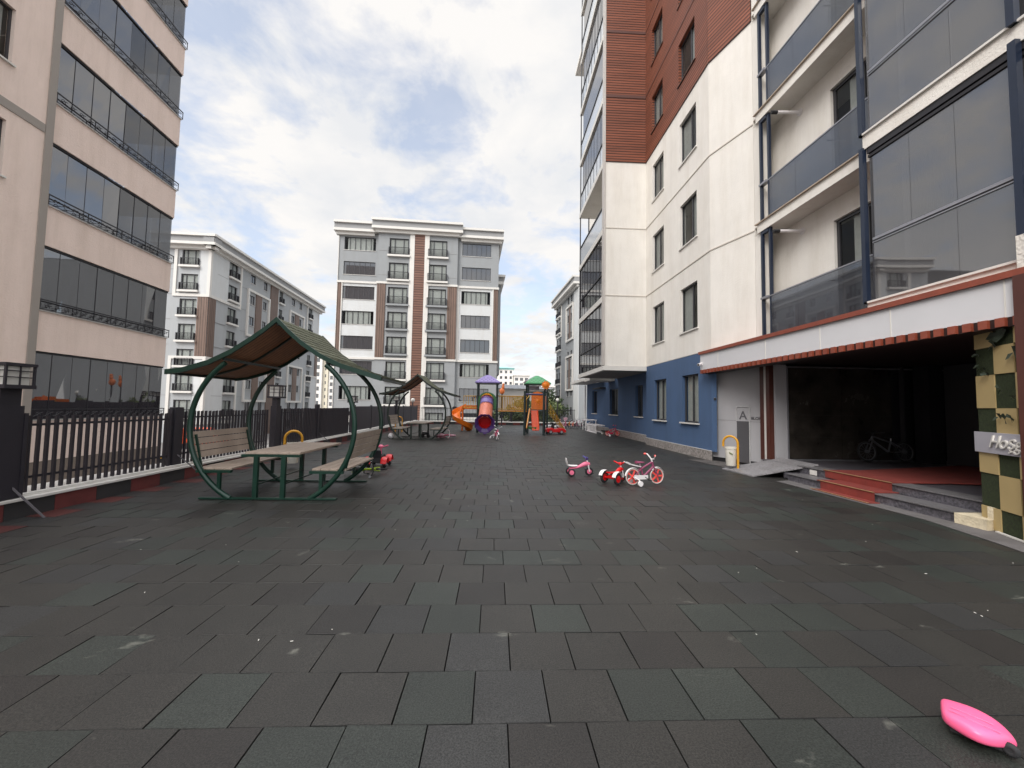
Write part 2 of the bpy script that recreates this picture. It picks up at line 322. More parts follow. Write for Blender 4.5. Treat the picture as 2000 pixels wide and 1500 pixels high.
# scattered scuffs and dried spills
mp = t.nodes.new('ShaderNodeMapping'); mp.inputs['Scale'].default_value = (1.0, 1.7, 1); mp.inputs['Rotation'].default_value = (0, 0, 0.5); t.links.new(co.outputs['Object'], mp.inputs[0])
g3 = t.nodes.new('ShaderNodeTexNoise'); g3.inputs['Scale'].default_value = 1.9; g3.inputs['Detail'].default_value = 5; g3.inputs['Roughness'].default_value = 0.6; g3.inputs['Distortion'].default_value = 0.4; t.links.new(mp.outputs[0], g3.inputs[0])
rc_ = t.nodes.new('ShaderNodeValToRGB'); rc_.color_ramp.elements[0].position = 0.66; rc_.color_ramp.elements[0].color = (0, 0, 0, 1); rc_.color_ramp.elements[1].position = 0.72; rc_.color_ramp.elements[1].color = (0.32, 0.32, 0.32, 1); t.links.new(g3.outputs[0], rc_.inputs[0])
m3 = t.nodes.new('ShaderNodeMixRGB'); m3.inputs[2].default_value = (0.26, 0.26, 0.22, 1); t.links.new(rc_.outputs[0], m3.inputs[0]); t.links.new(m2.outputs[0], m3.inputs[1])
t.links.new(m3.outputs[0], p.inputs['Base Color']); p.inputs['Roughness'].default_value = 0.52; p.inputs['Specular IOR Level'].default_value = 0.5
bb = t.nodes.new('ShaderNodeBump'); bb.inputs['Strength'].default_value = 0.55; bb.inputs['Distance'].default_value = 0.004
g4 = t.nodes.new('ShaderNodeTexNoise'); g4.inputs['Scale'].default_value = 160; g4.inputs['Detail'].default_value = 3; t.links.new(co.outputs['Object'], g4.inputs[0]); t.links.new(g4.outputs[0], bb.inputs['Height']); t.links.new(bb.outputs[0], p.inputs['Normal'])
TS = 0.4075; TR = 0.4153
b = MB(); cols = []; Y0 = 2.17; nrow0 = -14; rnd = random.Random(3)
for r in range(nrow0, 82):
    y0 = Y0+TR*r; off = -0.5 if r % 2 == 0 else -0.295; off += rnd.uniform(-0.02, 0.02) + (0.12 if r in (6, 7, 15, 23, 40) else 0)
    k0 = int(math.floor((-6.42-off)/TS)); k1 = int(math.ceil((8.3-off)/TS))
    for k in range(k0, k1):
        xa = max(off+k*TS, -6.45); xb = min(off+(k+1)*TS, 8.3)
        if xb-xa < 0.06: continue
        g = 0.0014+rnd.uniform(0, 0.0016); h = rnd.uniform(-0.0018, 0.0012); tx = rnd.gauss(0, 0.0013); ty = rnd.gauss(0, 0.0013); bv = 0.002
        X = (xa+g, xb-g); Yv = (y0+g, y0+TR-g)
        vs = []
        for dz, ins in ((-0.03, 0), (h-0.004, 0), (h, bv)):
            for (ix, iy) in ((0, 0), (1, 0), (1, 1), (0, 1)):
                vs.append((X[ix]+(ins if ix == 0 else -ins), Yv[iy]+(ins if iy == 0 else -ins), dz+(tx*(1 if ix else -1)+ty*(1 if iy else -1) if dz > -0.02 else 0)))
        fs = [(8, 9, 10, 11)]+[(i+j*4, (i+1) % 4+j*4, (i+1) % 4+4+j*4, i+4+j*4) for j in (1, 0) for i in range(4)]
        b.add(vs, fs)
        q = rnd.random(); v = rnd.uniform(0.88, 1.13)
        if k == k0 or (k == k0+1 and xa < -6.0): c = srgb(100, 46, 42) if (r % 2 == 1 and xa < -5.9) else srgb(52, 52, 52)
        elif q < 0.22: c = srgb(57, 63, 59)
        elif q < 0.36: c = srgb(58, 59, 59)
        elif q < 0.46: c = srgb(51, 49, 47)
        else: c = srgb(57, 56, 53)
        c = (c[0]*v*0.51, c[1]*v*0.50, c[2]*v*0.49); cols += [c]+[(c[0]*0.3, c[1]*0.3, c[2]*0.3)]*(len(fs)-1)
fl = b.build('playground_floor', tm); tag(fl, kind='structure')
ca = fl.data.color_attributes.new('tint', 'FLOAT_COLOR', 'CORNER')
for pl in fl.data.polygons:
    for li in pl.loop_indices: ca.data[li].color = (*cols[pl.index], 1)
tag(MB().box(-6.9, 9.2, -10, 36.2, -0.6, -0.028).build('podium_deck', M('joint_dark', (0.008, 0.008, 0.008), 0.95)), kind='structure')
tag(MB().prism([(6.55, 9.15, 0.0045), (7.0, 9.3, 0.0045), (7.3, 3.5, 0.0045), (6.0, 3.5, 0.0045), (6.38, 4.9, 0.0045), (6.62, 6.0, 0.0045)], (0, 0, 0.006)).build('concrete_apron', M('apron_concrete', srgb(98, 95, 95), 0.85, 0.15, 3, 0.2, 50, stain=0.2)), kind='structure')
tag(MB().prism([(6.3, 12.95, 0.0045), (7.05, 12.85, 0.0045), (7.75, 11.4, 0.0045), (7.6, 10.2, 0.0045), (6.7, 10.6, 0.0045)], (0, 0, 0.005)).build('concrete_patch', M('patch_concrete', srgb(84, 80, 78), 0.9, 0.25, 4, 0.4, 30, stain=0.3)), kind='structure')
# ------------------------------------------------------------------ the tower block on the right
RB = thing('apartment_building', 'white apartment tower with red-brown slatted cladding above and a blue ground floor', 'building', (9.5, 13, 0))
P0 = FR(5.0, 18.27, 1, 0); P1 = FR(6.97, 18.27, 0, -1); P2 = FR(6.97, 12.68, 0.49, -1.53); ps = FR(5.0, 23.7, 0, -1)
zb = 3.38; zt = 31.0; zc_ = 13.25; L2 = math.hypot(0.49, 1.53)
colA = (0.80, 1.98); colB = (3.47, 4.74)
hz_ = [4.47+3.24*i for i in range(8)]
holes = [(*c, z, z+1.66) for z in hz_ for c in (colA, colB)]
w = MB(); w.wall(P1, 0, 5.59, 3.57, zc_, [h for h in holes if h[3] < zc_], 0.22)
w.wall(P0, 0, 1.97, 3.57, zc_); w.wall(P2, 0, L2, 3.50, zc_)
for X0, Y0_, Y1_ in ((7.95, 11.15, 2.0),): w.wall(FR(X0, Y0_, 0, -1), 0, Y0_-Y1_, 3.0, zt, [(2.15, 3.6, 3.63+3.24*i, 6.15+3.24*i) for i in range(8)], 0.16)
w.quad((7.46, 11.15, 3.5), (7.95, 11.15, 3.5), (7.95, 11.15, zt), (7.46, 11.15, zt))
w.box(8.2, 16, 11.3, 18.0, 3.5, zt)
w.box(7.32, 16, 23.8, 31.5, 3.62, zt)
w.quad((6.6, 23.7, 3.4), (6.6, 18.3, 3.4), (6.6, 18.3, zt), (6.6, 23.7, zt)); w.quad((16, 23.7, 3.4), (6.6, 23.7, 3.4), (6.6, 23.7, zt), (16, 23.7, zt))
w.build('wall', cream, RB, True)
w = MB(); w.wall(P1, 0, 5.59, zc_, zt, [h for h in holes if h[2] > zc_], 0.22, 0.03); w.wall(P0, 0, 1.97, zc_, zt, (), 0, 0.03)
w.wall(P2, 0, L2, zc_, zt, (), 0, 0.03)
for F, a, c in ((P1, 0, 5.59), (P0, 0, 1.97), (P2, 0, L2)): w.quad(F(a, zc_, 0.03), F(a, zc_, 0), F(c, zc_, 0), F(c, zc_, 0.03))
w.build('slatted_cladding', redslat, RB, True)
b = MB()
for z in (zc_+3.24, zc_+6.48, zc_+9.72): b.fb(P0, -0.02, 1.94, z-0.07, z+0.07, 0.032, 0.045); b.fb(P1, 0.045, 5.57, z-0.03, z+0.03, 0.032, 0.045)
b.build('cladding_joint', M('joint_metal', srgb(92, 60, 52), 0.5), RB, True)
b = MB()
for z in (6.83, 10.04):
    b.fb(P0, 0, 1.95, z, z+0.035, -0.01, 0.022); b.fb(P1, 0.022, 5.59, z, z+0.035, -0.01, 0.022); b.fb(P2, 0.01, L2, z, z+0.035, -0.01, 0.022)
b.build('string_course', M('render_groove', srgb(204, 197, 187), 0.8), RB, True)
MB().fb(P0, -0.05, 0.02, 3.6, zt, -0.3, 0.05).build('corner_trim', M('corner_metal', srgb(190, 184, 178), 0.5, 0.05), RB, True)
for i, z in enumerate(hz_):
    for j, c in enumerate((colA, colB)):
        window(P1, c[0], c[1], z, z+1.66, RB, 0.14, (0.62,) if j else (0.5,), white if z < zc_ else brnslat, curtain=((0.02, 0.45, 0) if (i+j) % 2 else (0.55, 0.97, 0.0)), sillp=0.05 if z < zc_ else 0.07)
# blue ground floor: near wall, recessed wall, plinth
bl = MB(); gh = [(0.94, 2.16, 1.16, 2.87), (3.55, 4.76, 1.16, 2.87)]
bl.wall(P1, 0, 5.59, 0.30, 3.55, gh, 0.24, 0.0); bl.wall(P2, 0, 0.2, 0.3, 3.5)
bl.quad((7.3, 18.27, 0.3), (6.97, 18.27, 0.3), (6.97, 18.27, 3.4), (7.3, 18.27, 3.4))
PR = FR(7.3, 31.6, 0, -1); rh = [(1.75, 3.14, 1.22, 2.85), (6.31, 8.02, 1.22, 2.8), (10.95, 12.0, 1.22, 2.8)]
bl.wall(PR, 0, 13.33, 0.36, 3.4, rh, 0.24); bl.quad((16, 31.6, -3), (7.3, 31.6, -3), (7.3, 31.6, 3.6), (16, 31.6, 3.6))
bl.build('ground_floor_wall', blue, RB, True)
for i, h in enumerate(gh): window(P1, *h, RB, 0.16, (0.5,), stone, curtain=(0.05, 0.95, 0.0), sillp=0.09)
for i, h in enumerate(rh): window(PR, *h, RB, 0.2, (0.5,), stone, curtain=(0.55, 0.95, 0.0), sillp=0.07)
# granite speckle plinth
gr = M('speckled_granite', srgb(146, 140, 136), 0.5, 0.7, 14, 0.05, 80, stain=0.2)
grd = M('dark_granite', srgb(84, 82, 88), 0.35, 0.8, 24, 0.04, 80, stain=0.1)
b = MB(); b.fb(P1, -0.02, 5.59, 0.0, 0.31, 0.0, 0.02); b.fb(PR, 0, 13.31, 0, 0.36, 0.0, 0.02); b.build('plinth', gr, RB, True)
MB().fb(P1, -0.03, 5.59, 0.305, 0.32, 0.0, 0.028).fb(PR, 0, 13.30, 0.355, 0.37, 0, 0.026).build('plinth_edge', stone, RB, True)
# dark rooms behind the windows
b = MB(); b.fb(P1, 0.3, 5.5, 0.4, zt-1, -1.6, -1.5); b.fb(PR, 0.5, 13, 0.4, 3.3, -1.5, -1.4); b.box(9.2, 9.3, 2, 11, 3.5, zt); b.build('interior', roomg, RB, True)
b = MB()
for i in range(9): z = 3.45+3.24*i; b.fb(P1, 0.3, 5.5, z, z+0.05, -1.5, -0.25); b.box(8.12, 9.2, 2, 11, z-0.05, z)
b.box(6.6, 16, 2, 34, zt, zt+0.3); b.build('floor_slab', cream, RB, True)
skyglass = M('painted_sky_glass', srgb(196, 202, 208), 0.12, 0.04, 1.2)  # plain white pane colour stands in for the sky mirrored in it
# jutting storeys: fascia, soffit, stacked side balconies
b = MB(); b.fb(P0, -0.06, 1.97, zb-0.02, 3.56, -0.2, 0.05); b.box(4.94, 5.12, 18.47, 23.7, zb-0.02, 3.56); b.build('fascia', white, RB, True)
MB().box(5.12, 7.29, 18.47, 23.7, zb, zb+0.1).build('soffit', M('soffit_grey', srgb(150, 148, 146), 0.8, 0.04), RB, True)
MB().box(5.75, 7.29, 24.2, 25.6, 3.28, 3.46).box(6.0, 7.29, 26.4, 31.7, 3.42, 3.62).build('rear_canopy', white, RB, True)
MB().cyl((7.2, 31.75, 0), (7.2, 31.75, 3.4), 0.05, 8).build('downpipe', white, RB, True, 40)
MB().box(6.9, 7.28, 26.2, 28.2, 2.92, 2.99).build('window_canopy', blackm, RB, True)
for i in range(1, 9):
    z = 3.57+3.24*i; nm = 'balcony'
    b = MB(); b.box(4.96, 6.55, 18.5, 23.7, z-0.22, z); sl_ = b.build(nm, cream, RB, True)
    MB().box(4.93, 4.96, 18.5, 23.72, z-0.24, z+0.03).build('slab_edge', white, sl_, True)
for i in range(0, 8):
    z = 3.6+3.24*i; enc = i in (0, 1)
    b = MB(); zz = z+2.95 if enc else z+1.08
    g_ = b.quad((5.0, 23.6, z), (5.0, 18.5, z), (5.0, 18.5, zz), (5.0, 23.6, zz)).build('balcony_glazing', gl_dark if i < 2 else skyglass, RB, True)
    b = MB(); b.cyl((4.98, 23.6, z), (4.98, 23.6, z+3.0), 0.035, 8); b.cyl((5.5, 23.65, z), (5.5, 23.65, z+3.0), 0.035, 8); b.box(4.96, 5.03, 18.5, 23.6, z+1.06, z+1.12)
    if enc or i in (3, 5):
        for k in range(1, 8): b.box(4.985, 4.998, 18.5+0.65*k-0.012, 18.5+0.65*k+0.012, z, zz if enc else z+2.9)
    b.build('balcony_posts', blackm, RB, True)
    if i in (3, 4, 5, 6, 7): MB().quad((5.02, 23.2, z+1.1), (5.02, 18.5, z+1.1), (5.02, 18.5, z+2.95), (5.02, 23.2, z+2.95)).build('folding_panes', gl_enc, RB, True)
MB().box(5.2, 5.3, 18.4, 23.6, 3.6, 10.2).build('blind_wall', roomg, RB, True)
# front balconies by the entrance: open glass balustrades, then the enclosed bay
for i in range(0, 8):
    z = 3.66+3.24*i
    if i > 0:
        b = MB(); b.prism([(7.38, 10.92, z-0.25), (7.95, 10.92, z-0.25), (7.95, 7.0, z-0.25), (7.38, 7.0, z-0.25)], (0, 0, 0.25)); sl_ = b.build('balcony', cream, RB, True)
        MB().box(7.33, 7.4, 7.0, 10.97, z, z+0.025).build('slab_edge', M('edge_rusty', srgb(176, 160, 142), 0.7, 0.2, 3), sl_, True)
    for (ya, yb) in ((10.45, 9.5), (9.495, 8.2), (8.195, 7.2)):
        bg = MB().box(7.42, 7.435, yb, ya, z, z+1.08).build('glass_balustrade', gl_smoke, RB, True)
    b = MB(); b.box(7.41, 7.45, 7.15, 10.5, z+1.075, z+1.105); b.box(7.36, 7.5, 10.5, 10.8, z+1.05, z+1.11); b.bar((7.44, 8.55, z+0.9), (7.9, 8.55, z+0.92), 0.02); b.build('handrail', alu, RB, True)
    MB().box(7.4, 7.47, 10.74, 10.81, z, z+2.99).box(7.4, 7.49, 10.51, 10.74, z+2.9, z+2.98).build('steel_post', navy, RB, True); MB().box(7.42, 7.49, 10.44, 10.51, z, z+2.99).build('steel_post', navy, RB, True)
    MB().box(7.45, 7.75, 10.84, 11.12, z, z+2.99).build('drain_pier', cream, RB, True)
    # enclosed bay
    Y1, Y0b = 7.05, 2.2
    b = MB(); b.box(6.94, 7.95, Y0b, 7.16, z-0.27, z); sl_ = b.build('bay_slab', cream, RB, True)
    MB().box(6.9, 7.2, Y0b, 7.19, z, z+0.035).build('slab_edge', white, sl_, True)
    for k in range(7):
        ya = Y1-0.68*k; yb = ya-0.675
        MB().box(7.0, 7.012, yb, ya, z+1.22, z+2.78).build('folding_pane', gl_enc, RB, True)
        if k % 2 == 0: MB().box(6.985, 6.997, max(ya-1.355, Y0b), ya, z+0.04, z+1.12).build('lower_pane', gl_enc, RB, True)
    MB().box(7.0, 7.012, Y1+0.005, Y1+0.04, z+0.04, z+2.78).box(7.02, 7.6, Y1+0.01, Y1+0.02, z+0.04, z+2.78).build('end_pane', gl_enc, RB, True)
    b = MB(); b.box(6.97, 7.03, Y0b, Y1, z+1.17, z+1.215); b.box(6.965, 6.985, Y0b, Y1, z+1.12, z+1.14); b.build('handrail', alu, RB, True)
    b = MB(); b.box(6.96, 7.06, Y0b, Y1+0.05, z+2.86, z+2.965); b.box(6.975, 7.05, Y0b, Y1+0.05, z+2.785, z+2.835); b.build('pane_track', blackm, RB, True)
    for q in ((6.9, 6.98, 7.13, 7.21, z, z+3.0), (7.05, 7.12, 7.06, 7.11, z, z+3.0), (6.86, 6.95, 4.84, 4.93, z, z+3.0), (7.12, 7.19, 4.6, 4.67, z+0.04, z+3.0)): MB().box(*q).build('steel_post', navy, RB, True)
    # what stands behind the glass: curtains and a door
    b = MB(); n = 26
    for (a, c) in ((6.9, 6.1), (4.9, 4.3)):
        P = [(7.55+0.03*(q % 2), a+(c-a)*q/n, z+0.05) for q in range(n+1)]; b.add(P+[(x, y, z+2.7) for x, y, _ in P], [(q, q+1, n+2+q, n+1+q) for q in range(n)])
    b.build('curtain', curt, RB, True)
    if i < 6:
        Wd = FR(7.95, 11.15, 0, -1); zz = 3.63+3.24*i; window(Wd, 2.15, 3.6, zz, zz+2.52, RB, 0.12, (0.55,), None, curtain=(0.25, 0.9, 0), fw=0.07)
# entrance canopy, wall panel, lobby
cz0, cz1 = 2.92, 3.43
b = MB(); b.box(6.75, 6.80, 3.0, 12.95, cz0, cz1); b.box(6.80, 6.97, 12.9, 12.95, cz0, cz1); can = b.build('entrance_canopy', panelw, RB, True)
b = MB(); [b.box(6.742, 6.752, y-0.008, y+0.008, cz0, cz1) for y in (11.9, 9.75, 8.05, 6.55, 5.0)]; b.build('panel_joint', white, can, True)
MB().box(6.70, 7.34, 3.0, 12.99, cz1, cz1+0.09).build('red_trim', rcanopy, can, True)
b = MB(); y = 12.88
while y > 3.0: b.box(6.705, 6.752, y-0.105, y, cz0-0.12, cz0-0.002); y -= 0.19
b.build('canopy_beams', rcanopy, can, True); MB().box(6.754, 7.1, 3.0, 12.88, cz0-0.125, cz0-0.002).build('beam_gap_shade', M('beam_gap_shade_paint', srgb(44, 28, 26), 0.6), can, True)  # dark board added: its colour gives the gaps between beams their shade
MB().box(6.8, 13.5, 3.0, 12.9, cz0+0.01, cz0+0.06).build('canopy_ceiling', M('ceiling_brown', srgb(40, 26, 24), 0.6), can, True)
PB = FR(7.05, 12.86, 0.75, -1.46); LB = math.hypot(0.75, 1.46)
w = MB(); w.wall(PB, 0, LB, 0.13, 2.9); w.quad(PB(0, 0.13, 0), PB(0, 0.13, -0.1), PB(0, 2.9, -0.1), PB(0, 2.9, 0)); pan = w.build('grey_panel_wall', grayp, RB, True)
MB().fb(PB, 0.05, LB, 0, 0.13, -0.15, -0.03).build('dark_base', dark, pan, True)
ltm = M('letter_metal', srgb(96, 96, 100), 0.35, 0.1, 4)
MB().fb(PB, 0.86, 1.22, 0.06, 1.30, 0.004, 0.02).build('dark_strip', M('strip_grey', srgb(78, 77, 80), 0.5, 0.05), pan, True)
b = MB(); b.fb(PB, 0.84, 0.86, 1.30, 1.73, 0.0, 0.03); b.fb(PB, 0.84, 1.26, 1.73, 1.75, 0.0, 0.03); b.fb(PB, 1.24, 1.26, 0.06, 1.73, 0.0, 0.035); b.build('letter_frame', M('frame_grey', srgb(186, 186, 186), 0.4, 0.2, 30), pan, True)
b = MB(); b.fb(PB, 0.2, 0.215, 1.12, 2.62, 0.002, 0.02); b.fb(PB, 0.02, 0.83, 1.31, 1.318, 0.0, 0.006); b.fb(PB, 1.27, LB-0.02, 1.29, 1.298, 0.0, 0.006); b.build('wall_conduit', M('conduit', srgb(110, 108, 106), 0.5, 0.3, 20), pan, True)
def text(body, loc, rotm, size, mat, name, parent=None, ext=0.008, shear=0.0, off=0.0):
    c = bpy.data.curves.new(name, 'FONT'); c.body = body; c.size = size; c.extrude = ext; c.shear = shear; c.offset = off; c.fill_mode = 'BOTH'
    o = bpy.data.objects.new(name, c); S.collection.objects.link(o); c.materials.append(mat)
    bpy.context.view_layer.update(); me_ = bpy.data.meshes.new_from_object(o.evaluated_get(bpy.context.evaluated_depsgraph_get())); bpy.data.objects.remove(o); o = bpy.data.objects.new(name, me_); S.collection.objects.link(o)
    if not me_.materials: me_.materials.append(mat)
    o.matrix_world = Matrix.Translation(loc) @ rotm.to_4x4()
    if parent: o.parent = parent; q = parent; off_ = Vector((0, 0, 0))
    if parent:
        while q is not None: off_ += q.location; q = q.parent
        o.location = Vector(loc)-off_
    return o
def onF(F):
    o, u, n_ = Vector(F(0, 0, 0)), Vector(F(1, 0, 0)), Vector(F(0, 0, 1)); u = u-o; n_ = n_-o
    return Matrix((u, Vector((0, 0, 1)), n_)).transposed()
text('A', PB(0.93, 1.36, 0.012), onF(PB), 0.36, ltm, 'letter', pan)
text('BLOK', PB(1.29, 1.36, 0.012), onF(PB), 0.118, ltm, 'letters', pan)
b = MB(); b.box(7.62, 7.80, 11.1, 11.28, 0.25, 2.9); b.box(7.55, 7.72, 10.78, 10.92, 0.3, 2.9); b.build('brown_post', dbrown, RB, True)
MB().box(7.58, 7.66, 10.96, 11.05, 0.2, 2.9).build('pale_pipe', stone, RB, True)
MB().box(7.66, 7.98, 10.70, 10.76, 0.3, 2.9).build('jamb_panel', grayp, RB, True)
MB().box(7.98, 8.02, 10.68, 10.72, 0.3, 2.86).box(7.98, 12.6, 10.68, 10.71, 0.3, 0.33).box(7.98, 12.6, 10.66, 10.69, 2.82, 2.86).build('glass_frame', alu, RB, True)
lob = M('dark_stone_slab', srgb(52, 48, 44), 0.25, 0.6, 1.6, 0.02, 20)
b = MB()
for (xa, xb) in ((8.03, 9.55), (9.56, 11.0)):
    for (za, zz) in ((0.34, 0.93), (0.935, 1.53), (1.535, 2.17), (2.175, 2.82)): b.box(xa, xb, 10.73, 10.76, za, zz)
b.build('stone_slabs', lob, RB, True)
b = MB(); b.box(11.0, 13.4, 10.75, 10.85, 0.3, 2.95); b.box(13.3, 13.4, 3, 10.8, 0.3, 2.95); b.box(7.6, 13.4, 10.9, 11.0, 0, 2.98); b.box(8.1, 13.4, 2.9, 3.0, 0, 2.95); b.box(11.5, 11.9, 10.2, 10.6, 0.3, 2.92); b.build('lobby_wall', M('lobby_black', srgb(30, 30, 36), 0.5, 0.3, 2), RB, True)
b = MB(); b.box(11.93, 12.0, 9.4, 10.2, 0.3, 2.9); b.box(11.2, 11.25, 10.6, 10.7, 0.3, 2.9); b.build('lobby_door_frame', frame, RB, True)
b = MB(); [b.box(12.2+0.1*k, 12.25+0.1*k, 10.2-0.15*k, 10.28-0.15*k, 0.45, 2.62) for k in range(5)]; b.build('wooden_slats', M('slat_wood', srgb(176, 118, 84), 0.5, 0.2, 3), RB, True)
b = MB(); b.box(6.93, 13.3, 5.5, 9.3, 0.002, 0.15); b.box(7.42, 13.4, 5.5, 10.9, 0.15, 0.302); b.box(8.2, 13.4, 3.0, 5.5, 0.002, 0.302); b.box(7.05, 7.42, 9.3, 9.6, 0.02, 0.15); st = b.build('entrance_steps', grd, RB, True)
MB().box(6.90, 7.3, 5.85, 9.3, 0.152, 0.168).box(7.39, 7.8, 5.5, 9.6, 0.304, 0.32).build('step_nosing', M('tread_granite', srgb(108, 106, 108), 0.4, 0.4, 40, stain=0.2), st, True)
rc2 = M('red_carpet', srgb(128, 50, 42), 0.95, 0.2, 6, 0.6, 200, stain=0.12)
b = MB(); b.box(6.66, 6.9, 7.0, 8.25, 0.011, 0.024); b.box(6.885, 6.9, 7.1, 8.3, 0.02, 0.172); b.box(6.885, 7.39, 7.12, 8.4, 0.17, 0.183); b.box(7.375, 7.39, 7.25, 8.75, 0.18, 0.324); b.box(7.375, 12.0, 7.28, 8.8, 0.322, 0.334)
b.prism([(8.2, 8.8, 0.323), (12.2, 9.9, 0.323), (12.2, 6.6, 0.323), (8.6, 7.28, 0.323)], (0, 0, 0.008)); b.build('carpet', rc2, st, True)
b = MB(); b.box(6.87, 6.9, 7.1, 8.32, 0.184, 0.194); b.box(7.36, 7.39, 7.25, 8.77, 0.335, 0.345); b.box(6.655, 6.68, 6.98, 8.3, 0.024, 0.03); b.build('brass_nosing', M('brass', srgb(196, 160, 120), 0.35, 0.15, 20, metal=0.5), st, True)
MB().box(6.905, 7.35, 5.44, 5.84, 0.011, 0.158).box(7.0, 7.44, 5.4, 5.5, 0.158, 0.33).build('bare_mortar', M('mortar', srgb(198, 186, 160), 0.9, 0.25, 6, 0.6, 30), st, True)
MB().box(7.365, 7.377, 8.98, 9.18, 0.17, 0.28).build('pale_patch', stone, st, True)
# checkerboard wall with leaves
PC = FR(7.09, 5.64, -0.31, -0.72); yel = M('yellow_panel', srgb(182, 160, 112), 0.55, 0.06, 2); grn = M('artificial_turf', srgb(46, 56, 30), 0.95, 0.5, 30, 1.0, 120)
edges = [0.02, 0.33, 0.80, 1.27, 1.72, 2.19, 2.58, 2.9]; us = [0, 0.36, 0.72, 1.08, 1.44]
y_, g_ = MB(), MB()
for r in range(7):
    for c in range(4):
        (y_ if (r+c) % 2 == 0 else g_).fb(PC, us[c]+0.002, us[c+1]-0.002, edges[r]+0.002, edges[r+1]-0.002, -0.03, 0.0 if (r+c) % 2 == 0 else -0.012)
ck = y_.build('checker_wall', yel, RB, True); g_.build('turf_square', grn, ck, True)
MB().fb(PC, 0, 1.44, 0.0, 2.9, -0.2, -0.032).build('backing', M('oak_frame', srgb(90, 60, 44), 0.6), ck, True)
lf = MB(); rnd = random.Random(5)
for (u, z, s_) in [(0.12, 2.35, 0.1), (0.2, 2.3, 0.1), (0.27, 2.2, 0.09), (0.75, 2.45, 0.16), (0.62, 2.7, 0.2), (0.5, 2.75, 0.2), (0.5, 1.98, 0.1), (0.72, 1.85, 0.06), (0.45, 1.6, 0.1), (0.55, 1.57, 0.12), (0.66, 1.58, 0.1), (0.1, 2.5, 0.08), (0.4, 2.6, 0.12)]:
    for q in range(3):
        a = rnd.uniform(0, 6.28); du, dz = math.cos(a)*s_, math.sin(a)*s_*0.7
        lf.quad(PC(u, z, 0.02), PC(u+du*0.5-dz*0.35, z+dz*0.5+du*0.35, 0.06), PC(u+du, z+dz, 0.05), PC(u+du*0.5+dz*0.35, z+dz*0.5-du*0.35, 0.03))
lf.build('vine_leaves', M('leaf_dark', srgb(52, 62, 48), 0.5, 0.4, 8), ck, True)
MB().box(6.67, 6.80, 4.70, 4.86, 0, 3.428).build('brown_post', dbrown, RB, True)
MB().fb(PC, 0.3, 1.4, 0.012, 0.03, 0.0, 0.03).build('white_edging', white, RB, True)
MB().box(6.72, 7.0, 4.3, 4.84, 3.5, 3.95).build('broken_corner', M('chipped_plaster', srgb(214, 208, 200), 0.9, 0.1, 6, 1.0, 25), RB, True)
sg = thing('wall_sign', 'pale grey board with raised white cursive lettering on the checkered wall', 'sign', PC(0.36, 1.23, 0.02))
MB().fb(PC, -0.03, 1.35, 1.09, 1.38, 0.004, 0.028).build('board', M('sign_grey', srgb(170, 168, 176), 0.4, 0.04), sg, True, bevel=0.003)
text('Hoşgeldiniz', PC(0.27, 1.175, 0.040), onF(PC), 0.25, white, 'letters', sg, 0.010, 0.4, 0.0)
# leaning granite slab used as a ramp
ra_ = thing('stone_ramp', 'grey granite slab laid as a ramp from the floor to the landing', 'ramp', (6.8, 10.2, 0))
MB().hexa([(6.3, 10.95, 0.0), (6.38, 9.75, 0.0), (7.72, 9.35, 0.345), (7.75, 10.62, 0.345), (6.3, 10.95, 0.03), (6.38, 9.75, 0.03), (7.72, 9.35, 0.375), (7.75, 10.62, 0.375)]).build('slab', M('grooved_granite', srgb(132, 130, 132), 0.5, 0.45, 26, 0.1, 60, stain=0.3), ra_, True)
# ------------------------------------------------------------------ pinkish block on the left
LBt = thing('apartment_building', 'tall pinkish block on the left with long tinted glass balcony bands', 'building', (-16, 12, OUTZ))
FL = FR(-13.09, 11.95, -0.28, 4.9); LU = 4.93
w = MB()
sill = [0.98+3.08*i for i in range(-1, 9)]; sill[0] = -9
bands = [(-0.2, 0.98)]+[(2.98+3.08*i, 4.14+3.08*i) for i in range(9)]
for (a, c) in bands: w.wall(FL, 0.0, LU, a, c)
# end face of the balcony stack, return inside, main wall towards us with windows
FE = FR(*FL(LU, 0)[:2], -1, -0.05)
for (a, c) in bands: w.quad(FL(LU, a), FL(LU, a, -3.2), FL(LU, c, -3.2), FL(LU, c))
lw = FR(-12.45, 1.0, -0.0548, 1.0)
hl = [(8.55, 9.82, 1.32+3.05*i, 2.82+3.05*i) for i in range(8)]+[(4.6, 5.8, 1.32+3.05*i, 2.82+3.05*i) for i in range(8)]
w.wall(lw, -6, 10.76, -0.2, 29, hl, 0.2)
w.box(-26, -16.4, 1, 17.2, -3, 29)
w.build('wall', pink, LBt, True)
MB().fb(lw, 10.76, 10.97, -3, 29, -0.4, 0.03).build('corner_strip', pstrip, LBt, True)
b = MB(); [b.fb(lw, -6, 10.75, z-0.12, z+0.12, -0.05, 0.02) for z in (9.35, 18.6)]; b.build('string_course', pstrip, LBt, True)
b = MB(); b.fb(lw, -6, 10.76, -3, -0.2, -0.3, 0.0); b.fb(FL, 0, LU, -3, -0.2, -0.3, -0.01); b.build('base_wall', taupe, LBt, True)
for h in hl: window(lw, *h, LBt, 0.14, (0.5,), white, curtain=(0.05, 0.9, 0))
b = MB(); b.fb(FL, -0.05, LU, -1, 29, -3.3, -3.2); [b.fb(FL, 0, LU, a-0.04, a, -3.2, -0.1) for a, c in bands[1:]]
b.build('balcony_interior', roomg, LBt, True)
for a, c in bands: MB().fb(FL, 0.0, LU+0.02, c, c+0.03, -0.14, 0.04).fb(FL, LU+0.02, LU+0.04, c, c+0.03, -3.2, 0.02).build('sill', stone, LBt, True)
